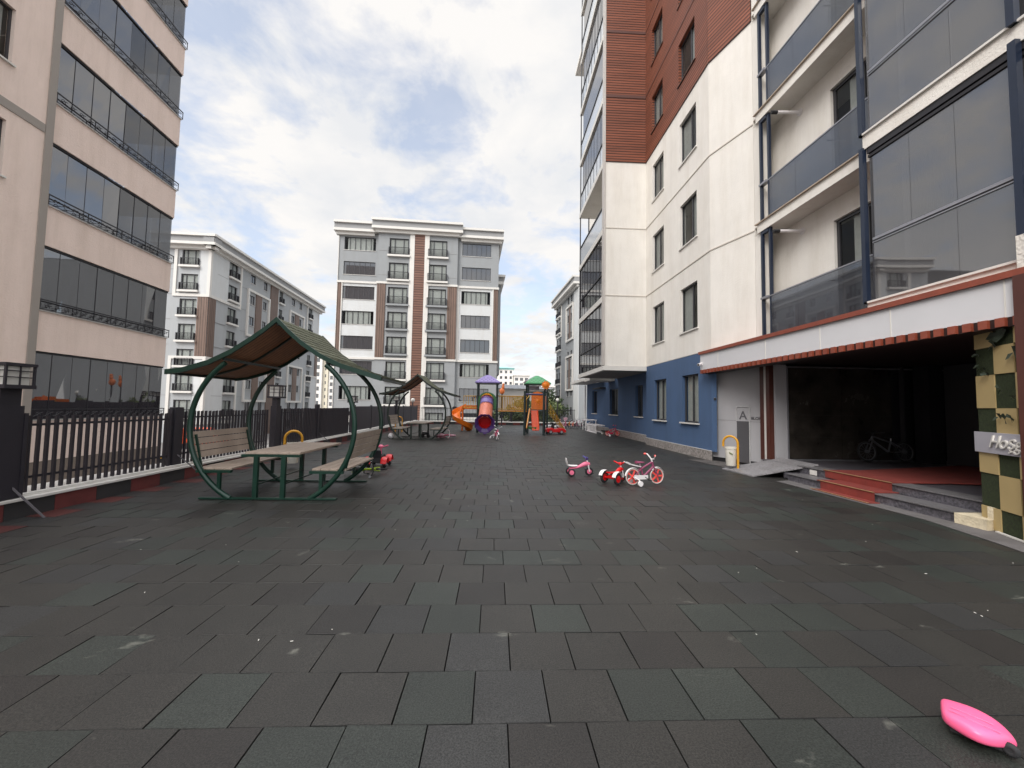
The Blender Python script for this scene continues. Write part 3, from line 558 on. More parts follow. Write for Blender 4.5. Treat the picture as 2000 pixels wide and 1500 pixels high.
def scroll(mb, F, u, z, s, r=0.010):
    pts = []
    for k in range(13):
        a = -0.3+k*0.45; rr = s*(0.34-0.022*k); pts.append(F(u+rr*math.cos(a), z+rr*math.sin(a), 0.05))
    mb.tube(pts, r, 4)
    mb.tube([F(u-0.30*s*2+0.6*s*2*q/5, z-0.12*math.cos(PI*q/5)*s*2, 0.05) for q in range(6)], r, 4)
for i, (z0, z1) in enumerate([(0.98, 2.98)]+[(4.14+3.08*i, 6.06+3.08*i) for i in range(8)]):
    npan = 8; du = LU/npan
    for k in range(npan):
        rn = random.Random(i*50+k); tw = rn.uniform(-0.010, 0.010); ins = -0.08
        g = MB(); g.hexa([FL(du*k+0.008, z0+0.03, ins+tw), FL(du*(k+1)-0.004, z0+0.03, ins-tw), FL(du*(k+1)-0.004, z0+0.03, ins-0.01-tw), FL(du*k+0.008, z0+0.03, ins-0.01+tw),
                          FL(du*k+0.008, z1-0.06, ins+tw*0.4), FL(du*(k+1)-0.004, z1-0.06, ins-tw*0.4), FL(du*(k+1)-0.004, z1-0.06, ins-0.01-tw*0.4), FL(du*k+0.008, z1-0.06, ins-0.01+tw*0.4)])
        g.build('glass_panel', gl_dark if (i < 2 or k < 4) else gl_tint, LBt, True)
    for k in range(4): MB().quad(FL(LU-0.03, z0+0.03, -0.1-0.75*k), FL(LU-0.03, z0+0.03, -0.83-0.75*k), FL(LU-0.03, z1-0.06, -0.83-0.75*k), FL(LU-0.03, z1-0.06, -0.1-0.75*k)).build('glass_panel', gl_dark if i < 2 else gl_tint, LBt, True)
    b = MB(); [b.fb(FL, du*k-0.006, du*k+0.006, z0+0.03, z1-0.06, -0.095, -0.075) for k in range(1, npan)]
    b.fb(FL, 0, LU, z1-0.06, z1-0.003, -0.14, -0.04); b.fb(FL, 0, LU, z0+0.03, z0+0.06, -0.12, -0.06)
    if i in (2, 3, 4): b.fb(FL, 0.75, 0.85, z0, z1, -0.2, -0.1)
    b.build('pane_rail', blackm, LBt, True)
    if i < 7:
        b = MB(); zr = z0+0.31
        b.fb(FL, 0.02, LU+0.05, zr, zr+0.032, 0.035, 0.065); b.fb(FL, 0.02, LU+0.05, z0+0.05, z0+0.065, 0.04, 0.06)
        for u in (0.03, 1.25, 2.5, 3.75, LU+0.04): b.fb(FL, u-0.01, u+0.01, z0+0.03, zr, 0.04, 0.06)
        ns = 17
        for q in range(ns): scroll(b, FL, 0.2+q*(LU-0.35)/(ns-1), z0+0.185, 0.24)
        b.build('wrought_railing', blackm, LBt, True)
# ------------------------------------------------------------------ grey and white block in the centre
def frames(mb, F, u0, u1, z0, z1, t, d=0.12):
    mb.fb(F, u0, u0+t, z0, z1, 0.0, d); mb.fb(F, u1-t, u1, z0, z1, 0.0, d); mb.fb(F, u0+t, u1-t, z1-t, z1, 0.0, d); mb.fb(F, u0+t, u1-t, z0, z0+t, 0.0, d)
def french(F, u0, u1, z0, z1, parent, sillm=white, rail=True, mull=(0.27, 0.73), curt_=(0.06, 0.94, 0)):
    w = window(F, u0, u1, z0, z1, parent, 0.18, mull, None, curtain=curt_, fw=0.09)
    MB().fb(F, u0-0.18, u1+0.18, z0-0.24, z0-0.02, 0.002, 0.32).build('ledge', sillm, w, True)
    if rail:
        r = MB(); h = (z1-z0)*0.44; r.fb(F, u0-0.05, u1+0.05, z0+h-0.05, z0+h, 0.2, 0.25); r.fb(F, u0-0.05, u1+0.05, z0+0.03, z0+0.08, 0.2, 0.25)
        n = int((u1-u0)/0.14)
        for k in range(n+1): u = u0-0.04+(u1-u0+0.06)*k/n; r.fb(F, u, u+0.03, z0+0.08, z0+h-0.05, 0.21, 0.24)
        r.fb(F, u0-0.05, u0, z0, z0+h, 0.002, 0.25); r.fb(F, u1, u1+0.05, z0, z0+h, 0.002, 0.25)
        r.build('railing', blackm, w, True)
B3 = thing('apartment_building', 'grey and white seven storey block straight ahead with one central brown strip', 'building', (-9.5, 55, OUTZ))
FB = FR(-19.19, 48.83, 19.4, 1.17); BL = 19.43
zr = [21.9-3.03*k for k in range(8)]
segs = [(0, 4.7, 0.0), (4.7, 14.3, 0.35), (14.3, 19.43, 0.0)]
def off(F, d0): return lambda u, z, d=0.0: F(u, z, d+d0)
Fc = off(FB, 0.35)
bayL = (0.62, 4.35); bayR = (14.85, 18.45); wl = (6.02, 8.35); wr = (10.75, 13.0)
gw, ww = MB(), MB()
hL = [(*bayL, z-1.62, z) for z in zr]; hR = [(*bayR, z-1.62, z) for z in zr]; hC = [(a, c, z-2.08, z) for z in zr for a, c in (wl, wr)]
for (z0, z1, mat) in ((16.45, 22.4, 'g'), (7.2, 16.2, 'w'), (OUTZ, 6.95, 'g')):
    tgt = gw if mat == 'g' else ww
    s = [h for h in hL+hR if z0 < h[2]+0.3 < z1]
    tgt.wall(FB, 0, 4.7, z0, z1, [h for h in s if h[0] < 5], 0.25); tgt.wall(FB, 14.3, BL, z0, z1, [h for h in s if h[0] > 5], 0.25)
gw.wall(Fc, 4.7, 14.3, OUTZ, 22.8, hC, 0.25)
gw.quad(FB(4.7, OUTZ, 0), FB(4.7, OUTZ, 0.35), FB(4.7, 22.8, 0.35), FB(4.7, 22.8, 0)); gw.quad(FB(14.3, OUTZ, 0.35), FB(14.3, OUTZ, 0), FB(14.3, 22.8, 0), FB(14.3, 22.8, 0.35))
FS = FR(*FB(BL, 0)[:2], -0.06, 1); gw.wall(FS, 0, 22, OUTZ, 22.4); FS2 = FR(*FB(0, 0, -22)[:2], 0.06, -1); 
gw.quad(FB(0, OUTZ, -22), FB(0, OUTZ, 0), FB(0, 22.4, 0), FB(0, 22.4, -22)); gw.fb(FB, 0, BL, 22.38, 22.6, -22, 0)
gw.fb(FB, BL-1, BL+0.75, 6, 18.6, -16, -6)
gw.build('grey_wall', gray2, B3, True); ww.build('white_wall', gray3, B3, True)
b = MB(); b.fb(Fc, 9.05, 10.28, OUTZ, 22.7, 0, 0.1); b.build('brown_strip', brnslat, B3, True)
b = MB(); b.fb(Fc, 4.72, 5.75, 7.2, 16.2, 0, 0.06); b.fb(Fc, 13.15, 14.28, 7.2, 16.2, 0, 0.06); b.fb(FB, 0.02, 0.5, 7.2, 16.2, 0, 0.05); b.fb(FB, 18.85, BL-0.02, 7.2, 16.2, 0, 0.05); b.fb(FS, 0.3, 2.4, 6, 16.2, 0, 0.06); b.build('brown_side_strip', brnvert, B3, True)
b = MB()
for (z0, z1) in ((16.2, 16.45), (6.95, 7.2)):
    b.fb(FB, -0.08, 4.7, z0, z1, 0, 0.14); b.fb(FB, 14.3, BL+0.08, z0, z1, 0, 0.14); b.fb(Fc, 4.62, 8.5, z0, z1, 0, 0.12); b.fb(Fc, 10.83, 14.38, z0, z1, 0, 0.12)
for (u, v) in ((8.5, 9.05), (10.28, 10.83)): b.fb(Fc, u, v, OUTZ, 22.6, 0, 0.14)
b.fb(FB, -0.05, 0.02, OUTZ, 22.4, -0.1, 0.1); b.fb(FB, 0.5, 0.6, 7.2, 16.2, 0, 0.1); b.fb(FB, 18.72, 18.85, 7.2, 16.2, 0, 0.1); b.fb(FB, 14.32, 14.6, 7.2, 16.2, 0, 0.1); b.fb(FB, 0, BL, -0.6, 0.2, 0, 0.12)
b.build('white_band', white, B3, True)
rf = MB()
def cornice(mb_w, mb_g, F, u0, u1, zb_, d=0.9):
    mb_w.fb(F, u0, u1, zb_, zb_+0.3, -0.4, d); mb_w.fb(F, u0-0.0, u1+0.0, zb_+0.95, zb_+1.22, -0.4, d+0.12); mb_g.fb(F, u0+0.04, u1-0.04, zb_+0.3, zb_+0.95, -0.4, d-0.1)
    mb_w.fb(F, u0+0.2, u1-0.2, zb_-0.35, zb_-0.002, -0.2, 0.35)
cw, cg = MB(), MB(); cornice(cw, cg, FB, -0.5, 4.4, 22.4, 0.7); cornice(cw, cg, FB, 14.5, BL+0.55, 22.4, 0.7); cornice(cw, cg, Fc, 4.0, 14.9, 22.8, 0.7)
cw.fb(FB, BL-1, BL+1.1, 18.6, 19.0, -16.5, -5.4); cw.fb(FB, BL-1, BL+1.3, 19.6, 19.9, -16.5, -5.2); cg.fb(FB, BL-1, BL+1.0, 19.0, 19.6, -16.4, -5.5)
cw.fb(FB, BL+0.2, BL+0.53, 22.4, 22.7, -22, -0.41); cw.fb(FB, BL+0.2, BL+0.53, 23.35, 23.62, -22, -0.41); cg.fb(FB, BL, BL+0.45, 22.7, 23.35, -22, -0.41); cg.fb(FB, 0, BL, 22.6, 23.4, -22, -0.42)
r_ = cw.build('roof_cornice', white, B3, True); cg.build('parapet', corn, B3, True)
b = MB(); b.fb(FB, 0.3, 4.4, 0, 22, -1.6, -1.5); b.fb(FB, 14.5, 19, 0, 22, -1.6, -1.5); b.fb(FB, 5, 14, 0, 22, -1.6, -1.5); b.build('interior', dark, B3, True)
for k, z in enumerate(zr):
    for j, h in enumerate((bayL, bayR)):
        if z-1.62 < 0: pass
        window(FB, h[0], h[1], z-1.62, z, B3, 0.16, [(q+1)/6 for q in range(5)], white, gm=gl_far if (k+j) % 3 else gl_win, fw=0.06, curtain=None if (k+j) % 3 else (0.1, 0.9, 0))
    for j, h in enumerate((wl, wr)): french(Fc, h[0], h[1], z-2.08, z, B3, gray2 if 2 <= k < 5 else white)
# joint lines and side windows
b = MB()
for z in (20.3, 17.3, 5.2, 2.3):
    b.fb(Fc, 4.75, 5.9, z, z+0.05, 0.0, 0.02); b.fb(Fc, 13.1, 14.25, z, z+0.05, 0, 0.02)
b.build('groove', corn, B3, True)
# ------------------------------------------------------------------ grey blocks of the same estate, left and right
def estate(root, F1, F2, L1, L2x, side):
    H = 19.1; rows = [18.76-2.84*k for k in range(8)]
    g, wv = MB(), MB()
    if F1:
        h1 = [(2.95, 4.75, z-1.85, z) for z in rows]; wv_rows = 13.6
        g.wall(F1, 0, L1, OUTZ, H, h1, 0.22)
    h2 = []
    colsF = [(3.55, 5.3), (16.1, 17.3), (27.2, 28.6)]; small = [(8.2, 9.4), (11.5, 12.5), (20.3, 21.5), (23.2, 24.2)]
    if side == 'R': colsF = [(10.9, 12.2), (13.0, 13.9)]; small = [(3.7, 4.7), (5.6, 6.6)]
    for z in rows:
        h2 += [(a, c, z-1.85, z) for a, c in colsF]; h2 += [(a, c, z-1.25, z-0.05) for a, c in small]
    g.wall(F2, 0, L2x, OUTZ, H, h2, 0.22)
    g.quad(F2(L2x, OUTZ), F2(L2x, OUTZ, -14), F2(L2x, H, -14), F2(L2x, H)); g.fb(F2, 0, L2x, H-0.1, H, -14, -0.1)
    if not F1: g.quad(F2(0, OUTZ, -14), F2(0, OUTZ, 0), F2(0, H, 0), F2(0, H, -14))
    g.build('grey_wall', gray1 if side == 'L' else gray2, root, True)
    MB().fb(F2, 0.3, L2x-0.3, OUTZ, H-0.2, -1.7, -1.6).build('interior', dark, root, True)
    if F1: MB().fb(F1, 0.3, L1-0.8, OUTZ, H-0.2, -1.7, -1.6).build('interior', dark, root, True)
    cg_, cw_ = MB(), MB()
    def frames_(*a): m_ = MB(); frames(m_, *a); m_.build('white_frame', white, root, True)
    def br_(*a): MB().fb(*a).build('brown_strip', brnvert, root, True)
    def pale_(*a): MB().fb(*a).build('pale_panel', gray3, root, True)
    cornice(cw_, cg_, F2, -0.9 if F1 else 0, L2x+0.9, H+0.0, 0.85)
    if F1: cornice(cw_, cg_, F1, 0, L1+0.89, H+0.0, 0.86)
    for z in rows:
        for a, c in colsF: french(F2, a, c, z-1.85, z, root, white, True, (0.5,), (0.1, 0.9, 0))
        for a, c in small: window(F2, a, c, z-1.25, z-0.05, root, 0.14, (0.5,), white, gm=gl_far, fw=0.07)
        if F1: french(F1, 2.95, 4.75, z-1.85, z, root)
    if side == 'L':
        for (z0, z1) in ((13.35, 19.0), (-1.0, 6.6)):
            frames_(F1, 2.2, L1+0.1, z0, z1, 0.32); frames_(F2, -0.1, 6.1, z0, z1, 0.32)
            pale_(F1, 4.95, L1, z0+0.32, z1-0.32, 0, 0.05); pale_(F2, 0, 3.35, z0+0.32, z1-0.32, 0, 0.05)
        br_(F1, L1-1.15, L1-0.02, 6.6, 13.35, 0, 0.08); br_(F2, 0.02, 1.2, 6.6, 13.35, 0, 0.08); br_(F2, 13.4, 15.6, OUTZ, 18.8, 0, 0.12); br_(F2, L2x-1.2, L2x-0.1, 6.6, 13.3, 0, 0.1)
        for (u0, u1) in ((7.5, 13.2), (19.6, 25.2)):
            for (z0, z1) in ((10.3, 16.6), (1.6, 7.7)):
                frames_(F2, u0, u1, z0, z1, 0.3, 0.2); um = (u0+u1)/2; br_(F2, um-0.75, um+0.75, z0+0.3, z1-0.3, 0, 0.1)
        frames_(F2, 26.3, L2x, 13.35, 19, 0.3); frames_(F2, 26.3, L2x, -1, 6.6, 0.3); pale_(F2, 28.9, L2x-0.3, 13.65, 18.7, 0, 0.05); pale_(F2, 28.9, L2x-0.3, -1, 6.3, 0, 0.05)
        pale_(F2, 15.7, 16.0, OUTZ, 18.9, 0, 0.05)
    else:
        for (z0, z1) in ((11.7, 17.2), (4.1, 9.5)):
            frames_(F2, 2.9, 7.1, z0, z1, 0.28, 0.2); br_(F2, 4.75, 5.55, z0+0.28, z1-0.28, 0, 0.08)
        frames_(F2, 10.4, L2x, 13.3, 19, 0.28); frames_(F2, 10.4, L2x, -1, 8.5, 0.28)
        pale_(F2, 0, 2.6, OUTZ, 18.6, 0, 0.06)
    
    cw_.build('roof_cornice', white, root, True); cg_.build('parapet', corn, root, True)
    b = MB()
    for k in range(7):
        z = 16.4-2.84*k
        b.fb(F2, 6.3, 7.4, z, z+0.05, 0, 0.02)
        if F1: b.fb(F1, 0, 2.1, z, z+0.05, 0, 0.02); b.fb(F1, 5.05, L1-1.2, z, z+0.05, 0, 0.055); b.fb(F2, 1.25, 3.2, z, z+0.05, 0, 0.055)
    b.build('groove', corn, root, True)
B2 = thing('apartment_building', 'long grey and white block behind the nearest pavilion, running away to the left', 'building', (-40, 60, OUTZ))
F1 = FR(-38.5, 46.2, 6.02, 0.26); F2 = FR(-32.48, 46.46, -1.52, 31.74)
estate(B2, F1, F2, 6.03, 31.8, 'L')
B4 = thing('apartment_building', 'grey block seen between the playground and the white tower', 'building', (18, 62, OUTZ))
F4 = FR(10.66, 69.69, 1.0, -14.09); L4 = 14.13
F4b = lambda u, z, d=0.0: FR(10.66, 69.69, 1.0, -14.09)(L4-u, z, d)
# mirrored frame: u runs away from us
def mirror_fix(F): return F
estate(B4, None, F4b, 0, L4, 'R')
# ------------------------------------------------------------------ far blocks
def far_block(label, x0, x1, y0, y1, h, wallm, rows, cols_, ww_, hh_, roofm, roof_h, band=None, shape='flat', z0=OUTZ):
    r = thing('apartment_building' if h > 8 else 'low_building', label, 'building', ((x0+x1)/2, y0, z0))
    F = FR(x0, y0, 1, 0); L = x1-x0; hs = []
    for i in range(rows):
        for j in range(cols_):
            u = L*(j+0.5)/cols_; z = z0+h*(i+0.62)/(rows+0.3); hs.append((u-ww_/2, u+ww_/2, z-hh_/2, z+hh_/2))
    w = MB(); w.wall(F, 0, L, z0, h+z0, hs, 0.3)
    w.quad((x0, y1, z0), (x0, y0, z0), (x0, y0, h+z0), (x0, y1, h+z0)); w.quad((x1, y0, z0), (x1, y1, z0), (x1, y1, h+z0), (x1, y0, h+z0)); w.build('wall', wallm, r, True)
    for hq in hs:
        wd = MB().fb(F, hq[0], hq[1], hq[2], hq[3], -0.3, -0.2).build('window', gl_far, r, True)
    zt_ = h+z0; b = MB()
    if shape == 'hip': b.add([(x0-0.8, y0-0.8, zt_), (x1+0.8, y0-0.8, zt_), (x1+0.8, y1+0.8, zt_), (x0-0.8, y1+0.8, zt_), ((x0*0.8+x1*0.2), (y0+y1)/2, zt_+roof_h), ((x0*0.2+x1*0.8), (y0+y1)/2, zt_+roof_h)], [(0, 1, 5, 4), (1, 2, 5), (2, 3, 4, 5), (3, 0, 4), (3, 2, 1, 0)])
    elif shape == 'gable': b.add([(x0-0.5, y0-0.5, zt_), (x1+0.5, y0-0.5, zt_), (x1+0.5, y1, zt_), (x0-0.5, y1, zt_), ((x0+x1)/2, y0-0.5, zt_+roof_h), ((x0+x1)/2, y1, zt_+roof_h)], [(0, 1, 4), (1, 2, 5, 4), (2, 3, 5), (3, 0, 4, 5), (3, 2, 1, 0)])
    else: b.box(x0-0.6, x1+0.6, y0-0.6, y1, zt_, zt_+roof_h)
    b.build('roof', roofm, r, True)
    if band: MB().fb(F, -0.2, L+0.2, z0+h*0.97, z0+h, 0.02, 0.3).build('band', band, r, True)
    return r
fcream = M('far_cream', srgb(212, 204, 184), 0.85, 0.05, 0.2); fwhite = M('far_white', srgb(222, 218, 212), 0.85, 0.05, 0.2); teal = M('teal_roof', srgb(140, 190, 186), 0.6, 0.05, 0.3)
gry = M('roof_grey', srgb(160, 162, 166), 0.6, 0.06, 0.3)
far_block('white far block with wide dark balconies left of the centre block', -73.5, -68.3, 162, 175, 23.5, fwhite, 8, 1, 3.4, 1.6, fwhite, 0.6)
far_block('cream far stair tower beside a white far block', -68.2, -66.3, 163, 175, 22.8, fcream, 8, 1, 0.5, 1.2, fcream, 0.6)
far_block('narrow white far block with two columns of windows', -66.2, -60.4, 163.5, 176, 21.8, fwhite, 8, 2, 1.7, 1.5, fwhite, 0.4)
far_block('white far block under a flat teal roof behind the purple slide roof', -6, 10.0, 219, 240, 25.3, fwhite, 8, 6, 1.3, 1.5, teal, 1.6, teal, 'hip')
far_block('white far block with dark balconies right of the teal roofed one', 10.2, 18.2, 214, 235, 21.0, fwhite, 7, 3, 1.8, 1.6, fwhite, 0.5)
far_block('low white building with a shallow grey roof behind the play bridge', -1.5, 8.2, 59, 72, 7.2, fwhite, 1, 5, 1.2, 1.1, gry, 0.9, None, 'hip')
far_block('pale gabled far house between green roof and grey block', 9.0, 13.2, 112, 124, 11.8, fwhite, 4, 3, 0.7, 1.0, gry, 1.4, None, 'gable')
far_block('pale far block with white piers beside a gabled house', 13.4, 18.5, 116, 124, 10.3, gray3, 4, 4, 0.6, 1.3, fwhite, 0.4)
# dark row of buildings behind us, seen mirrored in the glass
far_block('grey block standing behind the camera, mirrored in the balcony glass', -34, -12.9, -30, -14, 14.5, gray1, 5, 6, 1.8, 1.8, white, 0.9)
# ------------------------------------------------------------------ trees and shrubs
def tree(label, x, y, z0, h, r, cname, group=None, seed=1, shrub=False):
    t_ = thing('shrub' if shrub else 'tree', label, 'shrub' if shrub else 'tree', (x, y, z0), 0, group); rn = random.Random(seed)
    b = MB(); top = h*0.6
    b.tube([(0, 0, 0), (0.05*r, 0, top*0.5), (0, 0.04*r, top)], [0.05*r+0.03, 0.04*r+0.02, 0.02*r+0.01], 7)
    for k in range(6):
        a = k*1.1+rn.random(); b.tube([(0, 0, top*(0.5+0.08*k)), (r*0.45*math.cos(a), r*0.45*math.sin(a), top*(0.75+0.1*k))], [0.025*r+0.01, 0.008*r+0.005], 5)
    b.build('trunk', M('bark', srgb(84, 70, 58), 0.95, 0.3, 8, 0.8, 20), t_)
    lm, lm2 = M(cname, srgb(92, 104, 62), 0.7, 0.35, 2.5), M(cname+'_deep', srgb(58, 74, 46), 0.7, 0.35, 2.5)
    v = MB(); f2 = []; clumps = [(rn.gauss(0, r*0.45), rn.gauss(0, r*0.4), h*0.62+rn.gauss(0, h*0.17), rn.uniform(0.22, 0.42)*r) for _ in range(34)]
    for i, (cx_, cy_, cz_, cr) in enumerate(clumps):
        for _ in range(75):
            d = Vector((rn.gauss(0, 1), rn.gauss(0, 1), rn.gauss(0, 0.8))).normalized()*cr*rn.uniform(0.45, 1.05); p_ = Vector((cx_, cy_, cz_))+d
            if p_.z < 0.05*h: continue
            a = Vector((rn.gauss(0, 1), rn.gauss(0, 1), rn.gauss(0, 1))).normalized(); s_ = 0.065*r+0.03; c_ = a.orthogonal().normalized()*s_; e_ = a.cross(c_)*0.6
            if i % 3 == 0: f2.append(len(v.f))
            v.quad(p_-c_, p_-e_, p_+c_, p_+e_)
    v.build('crown', lm, t_, mat2=lm2, f2=f2)
tree('bushy yellow-green tree between the climbing ladder and the grey block', 8.1, 57, OUTZ, 6.7, 2.2, 'leaf_olive', 'trees beyond the far fence', 3)
tree('small dark tree behind the play bridge beside the low white building', 4.6, 50, OUTZ, 6.2, 2.0, 'leaf_olive', 'trees beyond the far fence', 9)
tree('round shrub behind the far fence under the play bridge, left of another', 1.8, 38.5, -1.0, 2.5, 1.1, 'leaf_mid', 'shrubs beyond the far fence', 4, True)
tree('round shrub behind the far fence under the play bridge, right of another', 3.6, 39, -1.0, 2.6, 1.2, 'leaf_mid', 'shrubs beyond the far fence', 6, True)
tree('dark shrub behind the far fence near the tube slide', -0.2, 38.2, -1.0, 2.3, 1.0, 'leaf_mid', 'shrubs beyond the far fence', 8, True)
# ------------------------------------------------------------------ kerb walls and fences round the court
cblk = M('black_rubber', srgb(44, 43, 44), 0.75, 0.2, 5, 0.3, 120); cred = M('red_rubber', srgb(98, 44, 42), 0.75, 0.2, 5, 0.3, 120)
def kerb(label, F, L, h, dep, step=0.62):
    t_ = thing('low_wall', label, 'wall', F(L/2, 0, -dep/2)); a, b, u, k = MB(), MB(), 0.0, 0
    while u < L: (a if k % 2 == 0 else b).fb(F, u+0.003, min(u+step, L)-0.003, -0.3, h-0.04, -0.06, 0.0); u += step; k += 1
    a.build('black_facing', cblk, t_, True); b.build('red_facing', cred, t_, True)
    MB().fb(F, 0, L, -2.9, h-0.04, -dep, -0.062).build('core', taupe, t_, True)
    c = MB(); c.fb(F, -0.0, L+0.02, h-0.04, h, -dep-0.02, 0.025); c.fb(F, -0.0, L+0.02, h, h+0.045, -dep-0.02, -0.05); c.build('coping', stone, t_, True, bevel=0.006)
    return t_
FLk = FR(-6.4, 2.2, 0, 1); FLk = (lambda u, z, d=0.0: (-6.4+d, 1.94+u, z)); kerb('low wall on the left faced in black and red rubber squares under a white coping', FLk, 32.86, 0.27, 0.55)
Fk = FR(-6.4, 34.85, 13.7, 0.6); kerb('low wall across the far end under the black railings', Fk, 13.7, 0.24, 0.4)
def fence(label, F, u0, u1, zb_, zt_, sp, posts=(), brace=(), pw=0.05, group='railing panels along the left side', r1=0.2, r2=0.88):
    t_ = thing('fence', label, 'fence', F((u0+u1)/2, zb_, 0), 0, group); a = MB(); u = u0+0.03; rn = random.Random(int(u0*10)+3)
    while u < u1:
        j = rn.uniform(-0.006, 0.006); l = rn.uniform(-0.01, 0.01)
        a.hexa([F(u, zb_, 0.02), F(u+pw*0.7, zb_, 0.02), F(u+pw*0.7, zb_, -0.02), F(u, zb_, -0.02), F(u+l, zt_+j, 0.02), F(u+pw*0.7+l, zt_+j, 0.02), F(u+pw*0.7+l, zt_+j-0.012, -0.02), F(u+l, zt_+j-0.012, -0.02)]); u += sp
    a.build('pickets', fencem, t_, True)
    b = MB(); [b.fb(F, u0, u1, zb_+(zt_-zb_)*q-0.017, zb_+(zt_-zb_)*q+0.017, -0.05, -0.021) for q in (r1, r2)]; b.build('rails', fencem, t_, True)
    for (pu, w_, top) in posts:
        c = MB(); c.fb(F, pu-w_/2, pu+w_/2, zb_-0.02, top, -0.09, 0.03)
        c.fb(F, pu-w_/2-0.05, pu-w_/2-0.01, zb_, top-0.03, -0.08, 0.0); c.fb(F, pu+w_/2+0.01, pu+w_/2+0.05, zb_, top-0.03, -0.08, 0.0); c.build('post', fencem, t_, True)
    for (pu, du) in brace: MB().bar(F(pu, 0.52, 0.03), F(pu+du, 0.0, 0.42), 0.014, 0.022).build('brace', M('brace_steel', srgb(88, 84, 88), 0.5, 0.1, 5), t_, True)
    return t_
FN = lambda u, z, d=0.0: (-6.52+d, u, z)
fence('black picket fence panel nearest the camera on the left', FN, 2.4, 5.5, 0.30, 1.38, 0.118, ((2.5, 0.2, 1.5),))
fence('black picket fence panel between the near lamp and the first wide post', FN, 5.82, 8.5, 0.30, 1.38, 0.118, ((8.65, 0.22, 1.49),), ((8.65, 0.3), (5.72, 0.15)))
fence('black picket fence panel behind the nearest bench', FN, 8.82, 12.0, 0.30, 1.41, 0.118)
fence('black picket fence panel behind the yellow arch', FN, 12.7, 18.4, 0.30, 1.44, 0.118, ((15.3, 0.14, 1.58),), ((15.4, 0.35),))
tp = thing('fence', 'solid dark sheet metal fence run between the lamps towards the far corner', 'fence', (-6.55, 27, 0.3))
for k in range(6): y = 19.3+2.55*k; MB().box(-6.56, -6.52, y, y+2.5, 0.36, 1.50).build('sheet_panel', sheetm, tp, True)
b = MB(); [b.box(-6.6, -6.5, 19.26+2.55*k, 19.3+2.55*k, 0.3, 1.56) for k in range(7)]; b.build('posts', fencem, tp, True)
FFr = off(Fk, -0.15)
fence('black railing across the far end of the court', FFr, 0.1, 13.6, 0.30, 1.46, 0.125, ((3.0, 0.3, 1.52), (7.9, 0.08, 1.5)), (), 0.04, 'railings at the far end', 0.08, 0.9)
# lanterns
def lamp(label, x, y, zl, ztop, w_=0.2, group='lantern posts along the left fence'):
    t_ = thing('lamp_post', label, 'lamp', (x, y, 0.3), 0, group); z0 = -0.02
    c = MB(); c.box(-0.07, 0.07, -w_/2, w_/2, z0, zl-0.3-0.04); c.box(-0.09, 0.09, -w_/2-0.03, w_/2+0.03, z0, 1.22); c.box(-0.05, 0.1, -w_/2-0.08, -w_/2-0.035, z0, 1.12); c.box(-0.05, 0.1, w_/2+0.035, w_/2+0.08, z0, 1.12); c.build('post', fencem, t_)
    h0, h1 = zl-0.3, ztop-0.3; s_ = 0.165; f_ = MB(); f_.box(-s_-0.02, s_+0.02, -s_-0.02, s_+0.02, h0-0.05, h0); f_.box(-s_-0.02, s_+0.02, -s_-0.02, s_+0.02, h1-0.04, h1)
    for sx_ in (-1, 1):
        for sy_ in (-1, 1): f_.box(sx_*s_-0.012, sx_*s_+0.012, sy_*s_-0.012, sy_*s_+0.012, h0, h1-0.04)
    for q in (0.33, 0.62):
        z = h0+(h1-h0)*q
        for sg_ in (-1, 1): f_.box(-s_, s_, sg_*s_-0.008, sg_*s_+0.008, z, z+0.012); f_.box(sg_*s_-0.008, sg_*s_+0.008, -s_, s_, z, z+0.012)
    for sg_ in (-1, 1): f_.box(-0.006, 0.006, sg_*s_-0.008, sg_*s_+0.008, h0, h1-0.04); f_.box(sg_*s_-0.008, sg_*s_+0.008, -0.006, 0.006, h0, h1-0.04)
    f_.build('lantern_frame', fencem, t_); MB().box(-0.135, 0.135, -0.135, 0.135, h0, h1-0.045).build('diffuser', M('milk_glass', srgb(215, 212, 205), 0.35, 0.04, 5), t_)
lamp('square caged lantern on a thick dark post at the left picture edge', -6.5, 5.66, 1.80, 2.09, 0.24)
lamp('square caged lantern on a dark post seen through the nearest pavilion', -6.5, 12.35, 1.80, 2.14)
lamp('square caged lantern post where the solid fence sheets begin', -6.5, 18.85, 1.72, 1.98, 0.18)
lamp('small lantern post behind the far pavilion, left of another', -6.5, 27.2, 1.9, 2.15, 0.16)
def globe(label, x, y, z0, h):
    t_ = thing('street_lamp', label, 'lamp', (x, y, z0), 0, 'globe lamps on short poles'); MB().cyl((0, 0, 0), (0, 0, h), 0.05, 8).build('pole', fencem, t_, smooth=50); MB().ell((0, 0, h+0.13), 0.17, 0.17, 0.17).build('globe', MT['milk_glass'], t_, smooth=80)
globe('white globe lamp in front of the central brown strip', -6.6, 33.0, 0.3, 1.55); globe('white globe lamp in front of the tree beside the climbing net', 6.2, 39.5, -1.0, 3.2)
